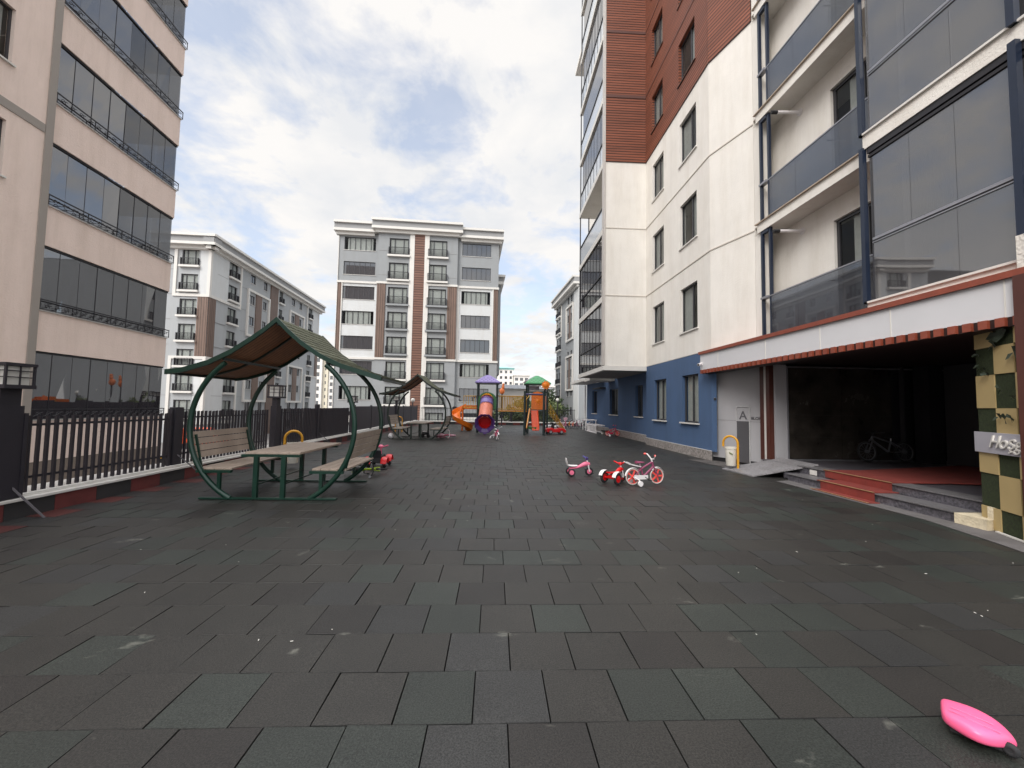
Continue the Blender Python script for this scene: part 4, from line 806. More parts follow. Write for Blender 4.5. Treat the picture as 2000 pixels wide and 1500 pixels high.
# ------------------------------------------------------------------ pavilions
green = M('dark_green_paint', srgb(13, 48, 37), 0.35, 0.15, 4); dgreen = M('black_green_paint', srgb(34, 44, 38), 0.4, 0.15, 4)
wood = M('grey_brown_plank', srgb(166, 150, 136), 0.7, 0.14, 3, 0.25, 60, stain=0.15); woodu = slats('stained_lining_boards', srgb(140, 98, 70), srgb(40, 28, 22), 0.095, 1, 0.12)
shing = M('green_shingle', srgb(104, 106, 88), 0.95, 0.28, 7, 0.9, 90)
def pavilion(label, loc, rz_, paint, planks):
    t_ = thing('picnic_pavilion', label, 'pavilion', loc, rz_, 'picnic pavilions with ring frames')
    D = 1.62; R = 1.355; zc0 = 1.2
    for k, y in enumerate((0.0, D)):
        for s_ in (-1, 1):
            a0 = math.radians(-61.5); a1 = math.radians(52)
            MB().tube([(s_*R*math.cos(a0+(a1-a0)*i/26), y, zc0+R*math.sin(a0+(a1-a0)*i/26)) for i in range(27)], 0.042, 10).build('ring_tube', paint, t_, smooth=60)
        MB().box(-1.13, 1.10, y-0.04, y+0.04, 0.0, 0.025).build('base_bar', paint, t_)
    prof = [(-1.78, 2.10), (-1.5, 2.14), (-1.1, 2.27), (-0.75, 2.45), (-0.42, 2.68), (-0.2, 2.85), (0, 3.03), (0.2, 2.83), (0.42, 2.64), (0.75, 2.42), (1.1, 2.26), (1.5, 2.14), (1.78, 2.06)]
    y0, y1 = -0.06, D+0.2
    fl_ = [(x, y0+0.03, z) for x, z in prof]
    b = MB(); n = len(prof)
    b.add([(x, y0+0.06, z) for x, z in prof]+[(x, y1-0.06, z) for x, z in prof], [(i, i+1, n+i+1, n+i) for i in range(n-1)]); b.build('lining', woodu, t_)
    # shingled top in overlapping courses
    for side in (-1, 1):
        pts = [(side*abs(prof[6+side*k][0]), prof[6+side*k][1]) for k in range(7)]; crs = []
        fine = []
        for a, c in zip(pts, pts[1:]):
            for q in range(3): f_ = q/3; fine.append((a[0]+(c[0]-a[0])*f_, a[1]+(c[1]-a[1])*f_))
        fine.append(pts[-1]); s_ = MB(); rn = random.Random(4)
        for i in range(len(fine)-1):
            (xa, za), (xb, zb2) = fine[i], fine[i+1]; yy = y0+0.02-(0.0 if i % 2 else 0.07)
            while yy < y1-0.02:
                ya, yb = max(yy, y0+0.02)+0.004, min(yy+0.14, y1-0.02)
                if yb-ya > 0.02: tz = rn.uniform(0, 0.006); s_.hexa([(xa, ya, za+0.012), (xa, yb, za+0.012), (xb, yb, zb2+0.012), (xb, ya, zb2+0.012), (xa, ya, za+0.022), (xa, yb, za+0.022), (xb*1.005, yb, zb2+0.034+tz), (xb*1.005, ya, zb2+0.034+tz)])
                yy += 0.142
        s_.build('shingles', shing, t_)
    for y in (y0, y1-0.045):
        r_ = MB(); r_.loft([[(x, y, z-0.05), (x, y+0.045, z-0.05), (x, y+0.045, z+0.035), (x, y, z+0.035)] for x, z in prof]); r_.build('barge_rail', paint, t_)
    g_ = MB()
    for (x, z) in ((-1.78, 2.09), (1.78, 2.05), (-0.86, 2.34), (0.86, 2.31), (0, 2.96)): g_.box(x-0.02, x+0.02, y0+0.046, y1-0.046, z-0.03, z+0.012)
    g_.loft([[(x, D/2-0.02, z-0.04), (x, D/2+0.02, z-0.04), (x, D/2+0.02, z-0.004), (x, D/2-0.02, z-0.004)] for x, z in prof]); g_.build('purlins', dgreen, t_)
    # table
    tb = MB(); [tb.box(-0.45+0.183*k, -0.45+0.176+0.183*k, 0.02, D+0.25, 0.74, 0.775) for k in range(5)]; tb.build('table_top', planks, t_, bevel=0.004)
    fr_ = MB()
    for y in (0.0, D): fr_.box(-0.48, 0.48, y-0.03, y+0.03, 0.70, 0.738)
    fr_.bar((-0.22, 0, 0.24), (-0.22, D, 0.24), 0.02); fr_.bar((0.2, 0, 0.24), (0.2, D, 0.24), 0.02); fr_.build('table_frame', paint, t_)
    for y in (0.0, D):
        for x in (-0.24, 0.21): MB().box(x-0.035, x+0.035, y-0.03, y+0.03, 0.025, 0.70).build('leg', paint, t_)
    for s_ in (-1, 1):
        st_ = MB(); [st_.box(min(s_*(0.66+0.145*k), s_*(0.66+0.145*k+0.135)), max(s_*(0.66+0.145*k), s_*(0.66+0.145*k+0.135)), 0.03, D-0.03, 0.475, 0.505) for k in range(4)]; st_.build('seat', planks, t_, bevel=0.004)
        bk = MB()
        for k in range(4):
            z = 0.66+0.112*k; xo = s_*(1.255+0.028*k); bk.hexa([(xo-0.012, 0.03, z), (xo+0.012, 0.03, z), (xo+0.012, D-0.03, z), (xo-0.012, D-0.03, z), (xo-0.012+s_*0.024, 0.03, z+0.1), (xo+0.012+s_*0.024, 0.03, z+0.1), (xo+0.012+s_*0.024, D-0.03, z+0.1), (xo-0.012+s_*0.024, D-0.03, z+0.1)])
        bk.build('backrest', planks, t_, bevel=0.003)
        for y in (0.0, D):
            sf = MB(); sf.box(min(s_*0.64, s_*1.2), max(s_*0.64, s_*1.2), y-0.03, y+0.03, 0.43, 0.473); sf.box(s_*0.83-0.025, s_*0.83+0.025, y-0.025, y+0.025, 0.1, 0.43)
            yy = 0.1 if y == 0 else D-0.1; sf.bar((s_*1.2, yy, 0.5), (s_*1.32, yy, 1.05), 0.03); sf.build('seat_frame', paint, t_)
    return t_
pavilion('nearest picnic pavilion with dark green ring frame and curved shingled roof', (-3.72, 7.0, 0.012), 0.0, green, wood)
pavilion('farther picnic pavilion with blackish ring frame, left of the orange slide', (-3.62, 19.1, 0.012), math.radians(-3), dgreen, M('weathered_plank', srgb(168, 156, 144), 0.7, 0.12, 3))
# ------------------------------------------------------------------ waste bins on yellow arches
yel2 = M('yellow_paint', srgb(206, 148, 34), 0.35, 0.12, 5); binw = M('white_plastic_bin', srgb(216, 212, 202), 0.45, 0.06, 4, stain=0.1)
def arch_bin(label, loc, rz_, two=True):
    t_ = thing('waste_bin', label, 'bin', loc, rz_, 'white bins hung on yellow arches')
    r = 0.19; zt_ = 0.72; pts = [(r, 0, 0), (r, 0, zt_)]+[(r*math.cos(PI*k/14), 0, zt_+r*math.sin(PI*k/14)) for k in range(1, 14)]+[(-r, 0, zt_), (-r, 0, 0 if two else 0.62)]
    MB().tube(pts, 0.030, 10).build('arch_tube', yel2, t_, smooth=60)
    b = MB(); rings = []
    for z, s_ in ((0.12, 0.115), (0.14, 0.122), (0.56, 0.14), (0.57, 0.152), (0.62, 0.152)): rings.append([(s_*math.cos(2*PI*k/20), 0.05*0+s_*math.sin(2*PI*k/20)+0.02, z) for k in range(20)])
    rings.append([(0.135*math.cos(2*PI*k/20), 0.135*math.sin(2*PI*k/20)+0.02, 0.62) for k in range(20)]); rings.append([(0.11*math.cos(2*PI*k/20), 0.11*math.sin(2*PI*k/20)+0.02, 0.2) for k in range(20)])
    b.loft(rings).build('bucket', binw, t_, smooth=40)
    MB().box(-0.19, 0.19, 0.01, 0.03, 0.585, 0.60).build('bracket', yel2, t_)
    MB().hexa([(0.02, -0.128, 0.46), (0.1, -0.115, 0.42), (0.1, -0.109, 0.42), (0.02, -0.122, 0.46), (0.02, -0.130, 0.49), (0.11, -0.118, 0.45), (0.11, -0.112, 0.45), (0.02, -0.124, 0.49)]).build('sticker', M('green_sticker', srgb(104, 116, 74), 0.5), t_)
arch_bin('white bin on a yellow hooked pole in front of the grey entrance panel', (6.42, 10.75, 0.012), math.radians(-55), False)
arch_bin('white bin under a yellow arch seen past the nearest picnic table', (-4.96, 10.3, 0.012), math.radians(22))
arch_bin('white bin under a yellow arch beside the bench of the farther pavilion', (-5.55, 23.9, 0.012), math.radians(12))
# ------------------------------------------------------------------ play structure
def PL(name, c, rough=0.35): return M(name, c, rough, 0.1, 3, 0.05, 30)
orange = PL('orange_plastic', srgb(226, 116, 26)); lilac = PL('lilac_plastic', srgb(138, 120, 184)); purple = PL('purple_plastic', srgb(92, 62, 128)); peach = PL('salmon_plastic', srgb(228, 132, 108))
pgreen = PL('green_plastic', srgb(60, 150, 92)); dgrn2 = PL('deep_green_plastic', srgb(42, 104, 50)); redp = PL('red_plastic', srgb(186, 24, 30)); yelb = PL('yellow_bar_paint', srgb(196, 150, 44)); sunm = PL('sun_orange', srgb(240, 130, 20)); amber = PL('amber_plastic', srgb(222, 146, 40)); postm = M('post_dark_teal', srgb(38, 52, 52), 0.4, 0.12, 4)
pg = thing('play_structure', 'colourful play structure with tube slide, spiral slide, bridge and two roofed towers', 'play structure', (0.8, 24.8, 0))
T1 = (-1.02, 0.16, 24.75, 25.95)
for x in T1[:2]:
    for y in T1[2:]: MB().cyl((x, y, 0), (x, y, 3.06), 0.065, 12).build('post', postm, pg, True, 50)
def proof(cx_, cy_, hw, z0, z1, mat):
    b = MB(); c = [(cx_-hw, cy_-hw, z0), (cx_+hw, cy_-hw, z0), (cx_+hw, cy_+hw, z0), (cx_-hw, cy_+hw, z0)]; m_ = 0.45; zc2 = z0+(z1-z0)*0.68
    d = [(cx_+(p[0]-cx_)*m_, cy_+(p[1]-cy_)*m_, zc2) for p in c]; tp_ = [(cx_+(p[0]-cx_)*0.1, cy_+(p[1]-cy_)*0.1, z1) for p in c]; lo = [(p[0], p[1], z0-0.07) for p in c]
    b.loft([lo, c, d, tp_]); r_ = b.build('roof', mat, pg, True)
    h = MB()
    for s in range(4):
        p, q = Vector(c[s]), Vector(c[(s+1) % 4]); dd, ee = Vector(d[s]), Vector(d[(s+1) % 4]); nn = (q-p).cross(dd-p).normalized()
        for row in range(3):
            t_ = 0.2+row*0.3; a = p.lerp(dd, t_); e = q.lerp(ee, t_)
            for k in range(5-row): cc = a.lerp(e, (k+0.8)/(5-row+0.6)); h.cyl(cc+nn*0.001, cc+nn*0.006, 0.032, 8)
    h.build('roof_hole_discs', M('roof_hole_shade_'+mat.name, tuple(0.35*c for c in mat.node_tree.nodes['Principled BSDF'].inputs['Base Color'].default_value[:3]), 0.6), r_, True)  # discs laid on the roof, the holes' shade put into their colour
    MB().box(cx_-hw+0.02, cx_+hw-0.02, cy_-hw+0.02, cy_+hw-0.02, z0-0.1, z0-0.065).build('eave_frame', postm, r_, True)
proof(-0.43, 25.35, 0.76, 3.10, 3.56, lilac)
MB().box(-1.0, 0.14, 24.78, 25.95, 1.36, 1.42).build('platform', dgreen, pg, True)
# tube slide
P_ = [Vector((-0.45, 24.95, 2.06)), Vector((-0.46, 24.68, 1.93)), Vector((-0.48, 24.40, 1.62)), Vector((-0.50, 24.12, 1.28)), Vector((-0.52, 23.86, 0.97)), Vector((-0.53, 23.62, 0.74)), Vector((-0.53, 23.40, 0.66))]
MB().tube(P_[0:2], 0.42, 20, caps=False).build('tube_collar', amber, pg, True, 50)
MB().tube([P_[1], P_[2]], 0.385, 20, caps=False).build('tube_section', lilac, pg, True, 50)
MB().tube(P_[2:6], 0.40, 20, caps=False).build('tube_section', peach, pg, True, 50)
b = MB()
for i in (1, 2, 5): d_ = (P_[i+1]-P_[i]).normalized() if i < 6 else (P_[i]-P_[i-1]).normalized(); b.tube([P_[i]-d_*0.03, P_[i]+d_*0.03], 0.435, 20, caps=False)
b.build('tube_joint', purple, pg, True, 50)
MB().tube([p+Vector((0, 0, 0.0)) for p in P_], 0.36, 20, caps=False).build('tube_inside', redp, pg, True, 60)
MB().tube([P_[5]+Vector((0, 0.0, 0)), P_[5]+Vector((0, 0.05, 0.02))], 0.39, 20).build('tube_back', redp, pg, True, 60)
ax = (P_[6]-P_[5]).normalized(); b = MB(); u_ = Vector((1, 0, 0)); v_ = ax.cross(u_).normalized(); rings = []
for dd, rr in ((-0.06, 0.40), (0.02, 0.44), (0.14, 0.60), (0.17, 0.62), (0.17, 0.57), (0.1, 0.50), (0.0, 0.41)): rings.append([P_[6]+ax*(dd-0.02)+u_*rr*math.cos(2*PI*(k+0.5)/8)+v_*rr*math.sin(2*PI*(k+0.5)/8) for k in range(8)])
b.loft(rings, False); b.build('tube_mouth', purple, pg, True)
MB().box(-0.62, -0.42, 23.42, 23.6, 0.0, 0.12).build('mouth_foot', purple, pg, True)
b = MB(); b.prism([(-0.43+0.58*math.cos(PI*k/12), 24.70, 1.95+0.52*math.sin(PI*k/12)) for k in range(13)]+[(-1.01, 24.70, 1.42), (0.15, 24.70, 1.42)], (0, 0.03, 0)); b.build('entry_panel', dgrn2, pg, True)
# spiral slide
cxs, cys = -2.05, 26.35; b = MB(); rings = []
for k in range(33):
    a = math.radians(75+k*8.6); z = 1.66-1.42*(k/32)**0.95; ca_, sa_ = math.cos(a), math.sin(a)
    pr = [(0.18, 0.02), (0.24, -0.16), (0.42, -0.24), (0.62, -0.17), (0.70, 0.10), (0.73, 0.10), (0.65, -0.20), (0.42, -0.28), (0.22, -0.20), (0.15, 0.02)]
    rings.append([(cxs+r_*ca_, cys+r_*sa_, z+h_) for r_, h_ in pr])
b.loft(rings).build('spiral_slide', orange, pg, True, 50)
MB().cyl((cxs, cys, 0), (cxs, cys, 1.55), 0.055, 10).build('slide_pole', orange, pg, True, 50)
MB().hexa([(-1.95, 26.5, 1.40), (-1.02, 25.6, 1.40), (-1.02, 26.2, 1.40), (-1.85, 27.1, 1.40), (-1.95, 26.5, 1.66), (-1.02, 25.6, 1.66), (-1.02, 26.2, 1.66), (-1.85, 27.1, 1.66)]).build('slide_entry', orange, pg, True)
def rails(a, c, z0, z1, n, name='railing', mat=yelb):
    a, c = Vector(a), Vector(c); b = MB()
    for z in (z0, z1): b.tube([a+Vector((0, 0, z)), c+Vector((0, 0, z))], 0.024, 6)
    for k in range(n+1): p_ = a.lerp(c, k/n); b.tube([p_+Vector((0, 0, z0)), p_+Vector((0, 0, z1))], 0.016, 6)
    return b.build(name, mat, pg, True)
rails((-1.9, 25.2, 0), (-1.02, 25.0, 0), 1.5, 2.22, 6); rails((-1.02, 24.75, 0), (-1.02, 25.95, 0), 1.5, 2.2, 8)
rails((0.2, 24.95, 0), (1.98, 24.9, 0), 1.44, 2.26, 17); rails((0.2, 25.75, 0), (1.98, 25.75, 0), 1.44, 2.26, 17)
MB().box(0.16, 2.02, 24.95, 25.75, 1.30, 1.37).build('bridge_deck', amber, pg, True)
T2 = (2.04, 3.22, 24.5, 25.7)
for x in T2[:2]:
    for y in T2[2:]: MB().cyl((x, y, 0), (x, y, 3.04), 0.06, 12).build('post', postm, pg, True, 50)
for x in (1.74, 2.84): MB().cyl((x, 23.1, 0), (x, 23.1, 2.52), 0.065, 12).build('post', postm, pg, True, 50)
MB().cyl((1.74, 23.1, 2.33), (2.84, 23.1, 2.33), 0.05, 10).build('cross_beam', PL('indigo_paint', srgb(52, 46, 92)), pg, True, 50)
MB().box(2.06, 3.2, 24.5, 24.56, 2.45, 2.56).build('cross_beam', postm, pg, True)
MB().tube([(1.78, 23.15, 2.0), (2.0, 23.7, 2.2), (2.1, 24.5, 2.3)], 0.03, 6).build('grab_bar', yelb, pg, True, 50)
proof(2.63, 25.1, 0.78, 3.08, 3.56, pgreen)
MB().box(2.06, 3.2, 24.5, 25.7, 1.34, 1.40).build('platform', dgreen, pg, True)
MB().box(2.1, 2.85, 25.66, 25.7, 2.70, 2.95).build('pale_board', M('pale_board', srgb(196, 204, 224), 0.5), pg, True)
b = MB(); b.prism([(2.24, 24.42, 1.46), (3.0, 24.42, 1.46), (3.0, 24.42, 2.3), (2.9, 24.42, 2.48), (2.62, 24.42, 2.56), (2.34, 24.42, 2.48), (2.24, 24.42, 2.3)], (0, 0.04, 0)); pn = b.build('orange_panel', orange, pg, True)
b = MB()
for k in range(9): a = k*2*PI/9; b.bar((2.62, 24.41, 1.98), (2.62+0.26*math.cos(a), 24.41, 1.98+0.26*math.sin(a)), 0.05, 0.03, up=(0, 1, 0.01))
b.ell((2.62, 24.41, 1.98), 0.13, 0.03, 0.13); b.build('raised_sun', sunm, pn, True, 50)
b = MB(); b.loft([[(2.20+0.0, 24.35-q*0.9, 1.36-1.12*q+0.14), (2.22, 24.35-q*0.9, 1.36-1.12*q), (2.62, 24.35-q*0.9, 1.36-1.12*q), (2.64, 24.35-q*0.9, 1.36-1.12*q+0.14), (2.60, 24.35-q*0.9, 1.40-1.12*q), (2.24, 24.35-q*0.9, 1.40-1.12*q)] for q in (0, 0.3, 0.6, 0.85, 1.0)]); b.build('straight_slide', PL('red_orange_plastic', srgb(206, 72, 26)), pg, True)
MB().hexa([(1.98, 23.62, 0.36), (2.44, 23.48, 0.22), (2.56, 23.66, 0.24), (2.1, 23.8, 0.4), (1.98, 23.62, 0.42), (2.44, 23.48, 0.44), (2.56, 23.66, 0.44), (2.1, 23.8, 0.46)]).build('slide_lip', dgrn2, pg, True)
MB().bar((1.9, 23.55, 0.36), (2.15, 24.4, 1.5), 0.06, 0.12).build('slide_side', amber, pg, True)
b = MB(); c_ = Vector((2.93, 23.04, 2.88)); pts = []
for k in range(20): a = 2*PI*k/20; r_ = 0.27 if k % 2 == 0 else 0.2; pts.append((c_.x+r_*math.cos(a), 23.02, c_.z+r_*math.sin(a)))
b.prism(pts, (0, 0.07, 0)); b.ell((c_.x, 23.02, c_.z), 0.15, 0.05, 0.15); b.build('sun_ornament', sunm, pg, True, 30)
b = MB()
for k in range(5):
    q = k/4; b.tube([(3.26, 24.65, 1.36+0.70*q), (4.48+0.04*q, 25.1, 0.03+0.02*k)], 0.014, 6); b.tube([(3.26, 25.6, 1.36+0.70*q), (4.55+0.04*q, 25.9, 0.03+0.02*k)], 0.014, 6)
for k in range(9): q = (k+0.5)/9; b.tube([(3.26+1.22*q, 24.65+0.45*q, 1.36-1.33*q), (3.26+1.29*q, 25.6+0.3*q, 1.36-1.33*q)], 0.018, 6)
for k in range(6): q = k/5*0.8; b.tube([(3.26+1.22*q, 24.65+0.45*q, 1.36-1.33*q), (3.26+1.24*q, 24.65+0.45*q, 2.06-2.03*q)], 0.015, 6)
b.build('climbing_ladder', yelb, pg, True, 50)
MB().box(3.18, 3.24, 24.6, 25.6, 1.45, 2.3).build('orange_panel', orange, pg, True)
om = thing('ornament_pole', 'thin dark pole carrying an orange animal figure behind the play bridge', 'ornament', (0.62, 33.4, 0))
MB().cyl((0, 0, 0), (0, 0, 2.65), 0.05, 8).build('pole', fencem, om, smooth=50); MB().ell((0, 0, 2.86), 0.22, 0.12, 0.26).ell((0.08, 0, 3.2), 0.12, 0.1, 0.2).ell((0.1, 0, 3.42), 0.1, 0.09, 0.1).build('figure', PL('faded_orange', srgb(232, 128, 70)), om, smooth=60)
# ------------------------------------------------------------------ bicycles and ride-on toys
tyre = M('tyre_rubber', srgb(36, 36, 38), 0.75, 0.1, 10); chrome = M('bright_metal', srgb(190, 190, 195), 0.3, 0.05, 5, metal=0.8)
def bike(label, loc, rot, r, wb, cf, cw, cr, cs, ch, train=False, tyrem=None, group=None, chain=None, rack=False, mud=None, big=False, fork_turn=0.0):
    """a bicycle standing along +X, its rear wheel at x=0"""
    t_ = thing('bicycle', label, 'bicycle', loc, 0, group, rot); tyrem = tyrem or tyre; k = r/0.17
    def wheel(x, nm):
        w = MB().torus((x, 0, r), (0, 1, 0), r*0.93, r*0.085, 28, 8).build(nm, tyrem, t_, smooth=60)
        s_ = MB(); s_.torus((x, 0, r), (0, 1, 0), r*0.83, r*0.045, 24, 6); ns = 5 if cr[1] else 14
        for q in range(ns):
            a = 2*PI*q/ns; s_.bar((x, 0, r), (x+r*0.82*math.cos(a), 0, r+r*0.82*math.sin(a)), r*(0.2 if cr[1] else 0.02), r*0.07 if cr[1] else r*0.02, up=(0, 1, 0))
        s_.cyl((x, -r*0.16, r), (x, r*0.16, r), r*0.14, 10); s_.build('rim', cr[0], w, smooth=40); return w
    wheel(0, 'rear_wheel'); wheel(wb, 'front_wheel')
    bbx, bbz = wb*0.43, r*0.95; st = (wb*0.30, 0, r*2.35); hd = (wb*0.80, 0, r*2.75); hd2 = (wb*0.845, 0, r*2.15)
    if big: st = (wb*0.33, 0, r*2.05); hd = (wb*0.80, 0, r*2.5)
    tr = 0.018*max(1, k*0.7)
    f = MB(); f.tube([(bbx, 0, bbz), st], tr, 8); f.tube([(bbx, 0, bbz), hd2], tr*1.3, 8); f.tube([(st[0]+0.01, 0, r*1.9), hd], tr*1.1, 8); f.tube([hd, hd2], tr*1.4, 8)
    for s_ in (-1, 1): f.tube([(bbx, s_*0.02, bbz), (0, s_*r*0.3, r)], tr*0.7, 6); f.tube([(st[0]+0.01, s_*0.02, r*1.95), (0, s_*r*0.3, r)], tr*0.65, 6)
    f.build('frame', cf, t_, smooth=50)
    fk = MB()
    for s_ in (-1, 1): fk.tube([(hd2[0], s_*r*0.16, hd2[2]), (wb, s_*r*0.24, r)], tr*0.8, 6)
    fk.cyl((hd2[0], -r*0.2, hd2[2]), (hd2[0], r*0.2, hd2[2]), tr*1.2, 8); fk.build('fork', cf, t_, smooth=50)
    MB().cyl(st, (st[0]-0.012, 0, st[2]+r*0.35), tr*0.7, 8).build('seat_post', chrome, t_, smooth=50)
    sz = st[2]+r*0.38; MB().loft([[(st[0]-0.1*k, w_*k, sz+h_*k) for w_, h_ in ((-0.055, 0), (-0.03, 0.03), (0.03, 0.03), (0.055, 0), (0.03, -0.02), (-0.03, -0.02))], [(st[0], w_*k, sz+h_*k) for w_, h_ in ((-0.045, 0), (-0.02, 0.022), (0.02, 0.022), (0.045, 0), (0.02, -0.02), (-0.02, -0.02))], [(st[0]+0.1*k, w_*k, sz+h_*k) for w_, h_ in ((-0.014, 0), (-0.01, 0.012), (0.01, 0.012), (0.014, 0), (0.01, -0.012), (-0.01, -0.012))]]).build('saddle', cs, t_, smooth=60)
    hz2 = hd[2]+r*(0.35 if big else 0.9); hw = 0.24*max(0.8, k*0.75); hx = hd[0]-0.02
    h = MB(); h.tube([hd, (hx, 0, hd[2]+r*0.35)], tr, 8)
    h.tube([(hx-0.05, -hw, hz2), (hx, -hw*0.75, hz2), (hx+0.03, -hw*0.3, hd[2]+r*0.4), (hx+0.01, 0, hd[2]+r*0.35), (hx+0.03, hw*0.3, hd[2]+r*0.4), (hx, hw*0.75, hz2), (hx-0.05, hw, hz2)], tr*0.75, 8); hb = h.build('handlebar', ch, t_, smooth=50)
    g = MB(); [g.cyl((hx-0.05, s_*hw, hz2), (hx-0.015, s_*hw*0.8, hz2), tr*1.15, 8) for s_ in (-1, 1)]; g.build('grip', cr[0] if not big else tyre, hb, smooth=50)
    c = MB(); s_ = -1; y = -r*0.42; c.loft([[(x, y, z), (x, y-0.012, z)] for x, z in ((bbx+0.05*k, bbz-0.03*k), (bbx+0.05*k, bbz+0.04*k), (0, r+0.045*k), (-0.04*k, r), (0, r-0.04*k), (bbx+0.05*k, bbz-0.03*k))], False)
    c.prism([(bbx+0.06*k, y, bbz-0.04*k), (bbx+0.06*k, y, bbz+0.045*k), (0, y, r+0.045*k), (-0.035*k, y, r), (0, y, r-0.045*k)], (0, -0.012, 0)); 
    if chain: c.build('chain_guard', chain, t_)
    p_ = MB(); p_.cyl((bbx, -r*0.5, bbz), (bbx, r*0.5, bbz), 0.012*k, 8); p_.bar((bbx, -r*0.5, bbz), (bbx+0.09*k, -r*0.5, bbz-0.06*k), 0.014*k); p_.bar((bbx, r*0.5, bbz), (bbx-0.09*k, r*0.5, bbz+0.06*k), 0.014*k)
    for sx_, sy_ in ((1, -1), (-1, 1)): p_.box(bbx+sx_*0.09*k-0.03*k, bbx+sx_*0.09*k+0.03*k, sy_*r*0.5-0.0, sy_*(r*0.5)+sy_*0.05*k+0.001, bbz-sx_*0.06*k-0.008, bbz-sx_*0.06*k+0.008)
    p_.build('pedal', tyre, t_)
    if mud:
        m_ = MB()
        for xc, a0, a1 in ((0, 0.25*PI, 0.95*PI), (wb, 0.15*PI, 0.75*PI)):
            m_.loft([[(xc+r*1.08*math.cos(a), -r*0.16, r+r*1.08*math.sin(a)), (xc+r*1.14*math.cos(a), 0, r+r*1.14*math.sin(a)), (xc+r*1.08*math.cos(a), r*0.16, r+r*1.08*math.sin(a))] for a in [a0+(a1-a0)*q/8 for q in range(9)]], False)
        m_.build('mudguard', mud, t_, smooth=60)
    if rack:
        m_ = MB(); [m_.tube([(st[0], s_*0.03, r*2.2), (-0.05, s_*0.05, r*2.5), (-0.18*k, s_*0.05, r*2.85)], 0.012, 6) for s_ in (-1, 1)]; m_.build('rear_rack', rack, t_, smooth=50)
    if train:
        for s_ in (-1, 1):
            m_ = MB(); m_.tube([(0, s_*r*0.45, r), (0.05, s_*r*1.0, 0.12*k), (0.06, s_*r*1.05, 0.06*k)], 0.012, 6); m_.cyl((0.06, s_*r*0.98, 0.056), (0.06, s_*r*1.2, 0.056), 0.055, 16); m_.build('training_wheel', train, t_, smooth=40)
    return t_
whitep = PL('white_plastic', srgb(226, 222, 222)); pinkp = PL('pink_plastic', srgb(222, 110, 140)); hotpink = PL('hot_pink_plastic', srgb(240, 70, 120), 0.4); mauve = PL('mauve_paint', srgb(142, 68, 98)); coral = PL('coral_plastic', srgb(232, 84, 76)); palepink = PL('pale_pink_plastic', srgb(226, 176, 190)); limeg = PL('lime_plastic', srgb(150, 176, 40)); bluep = PL('violet_plastic', srgb(78, 74, 140)); redt = PL('toy_red', srgb(206, 26, 30), 0.3); magenta = PL('magenta_paint', srgb(190, 40, 78)); silv = PL('silver_paint', srgb(150, 150, 155)); greyt = PL('grey_paint', srgb(92, 94, 98))
Z1 = 0.012
bike('mauve and white child bicycle with coral wheels and training wheels beside the red trike', (2.96, 8.52, Z1), (0, 0, math.radians(15)), 0.172, 0.60, mauve, None, (coral, True), mauve, whitep, train=whitep, tyrem=M('cream_tyre', srgb(196, 188, 182), 0.6), chain=whitep, rack=whitep, mud=whitep)
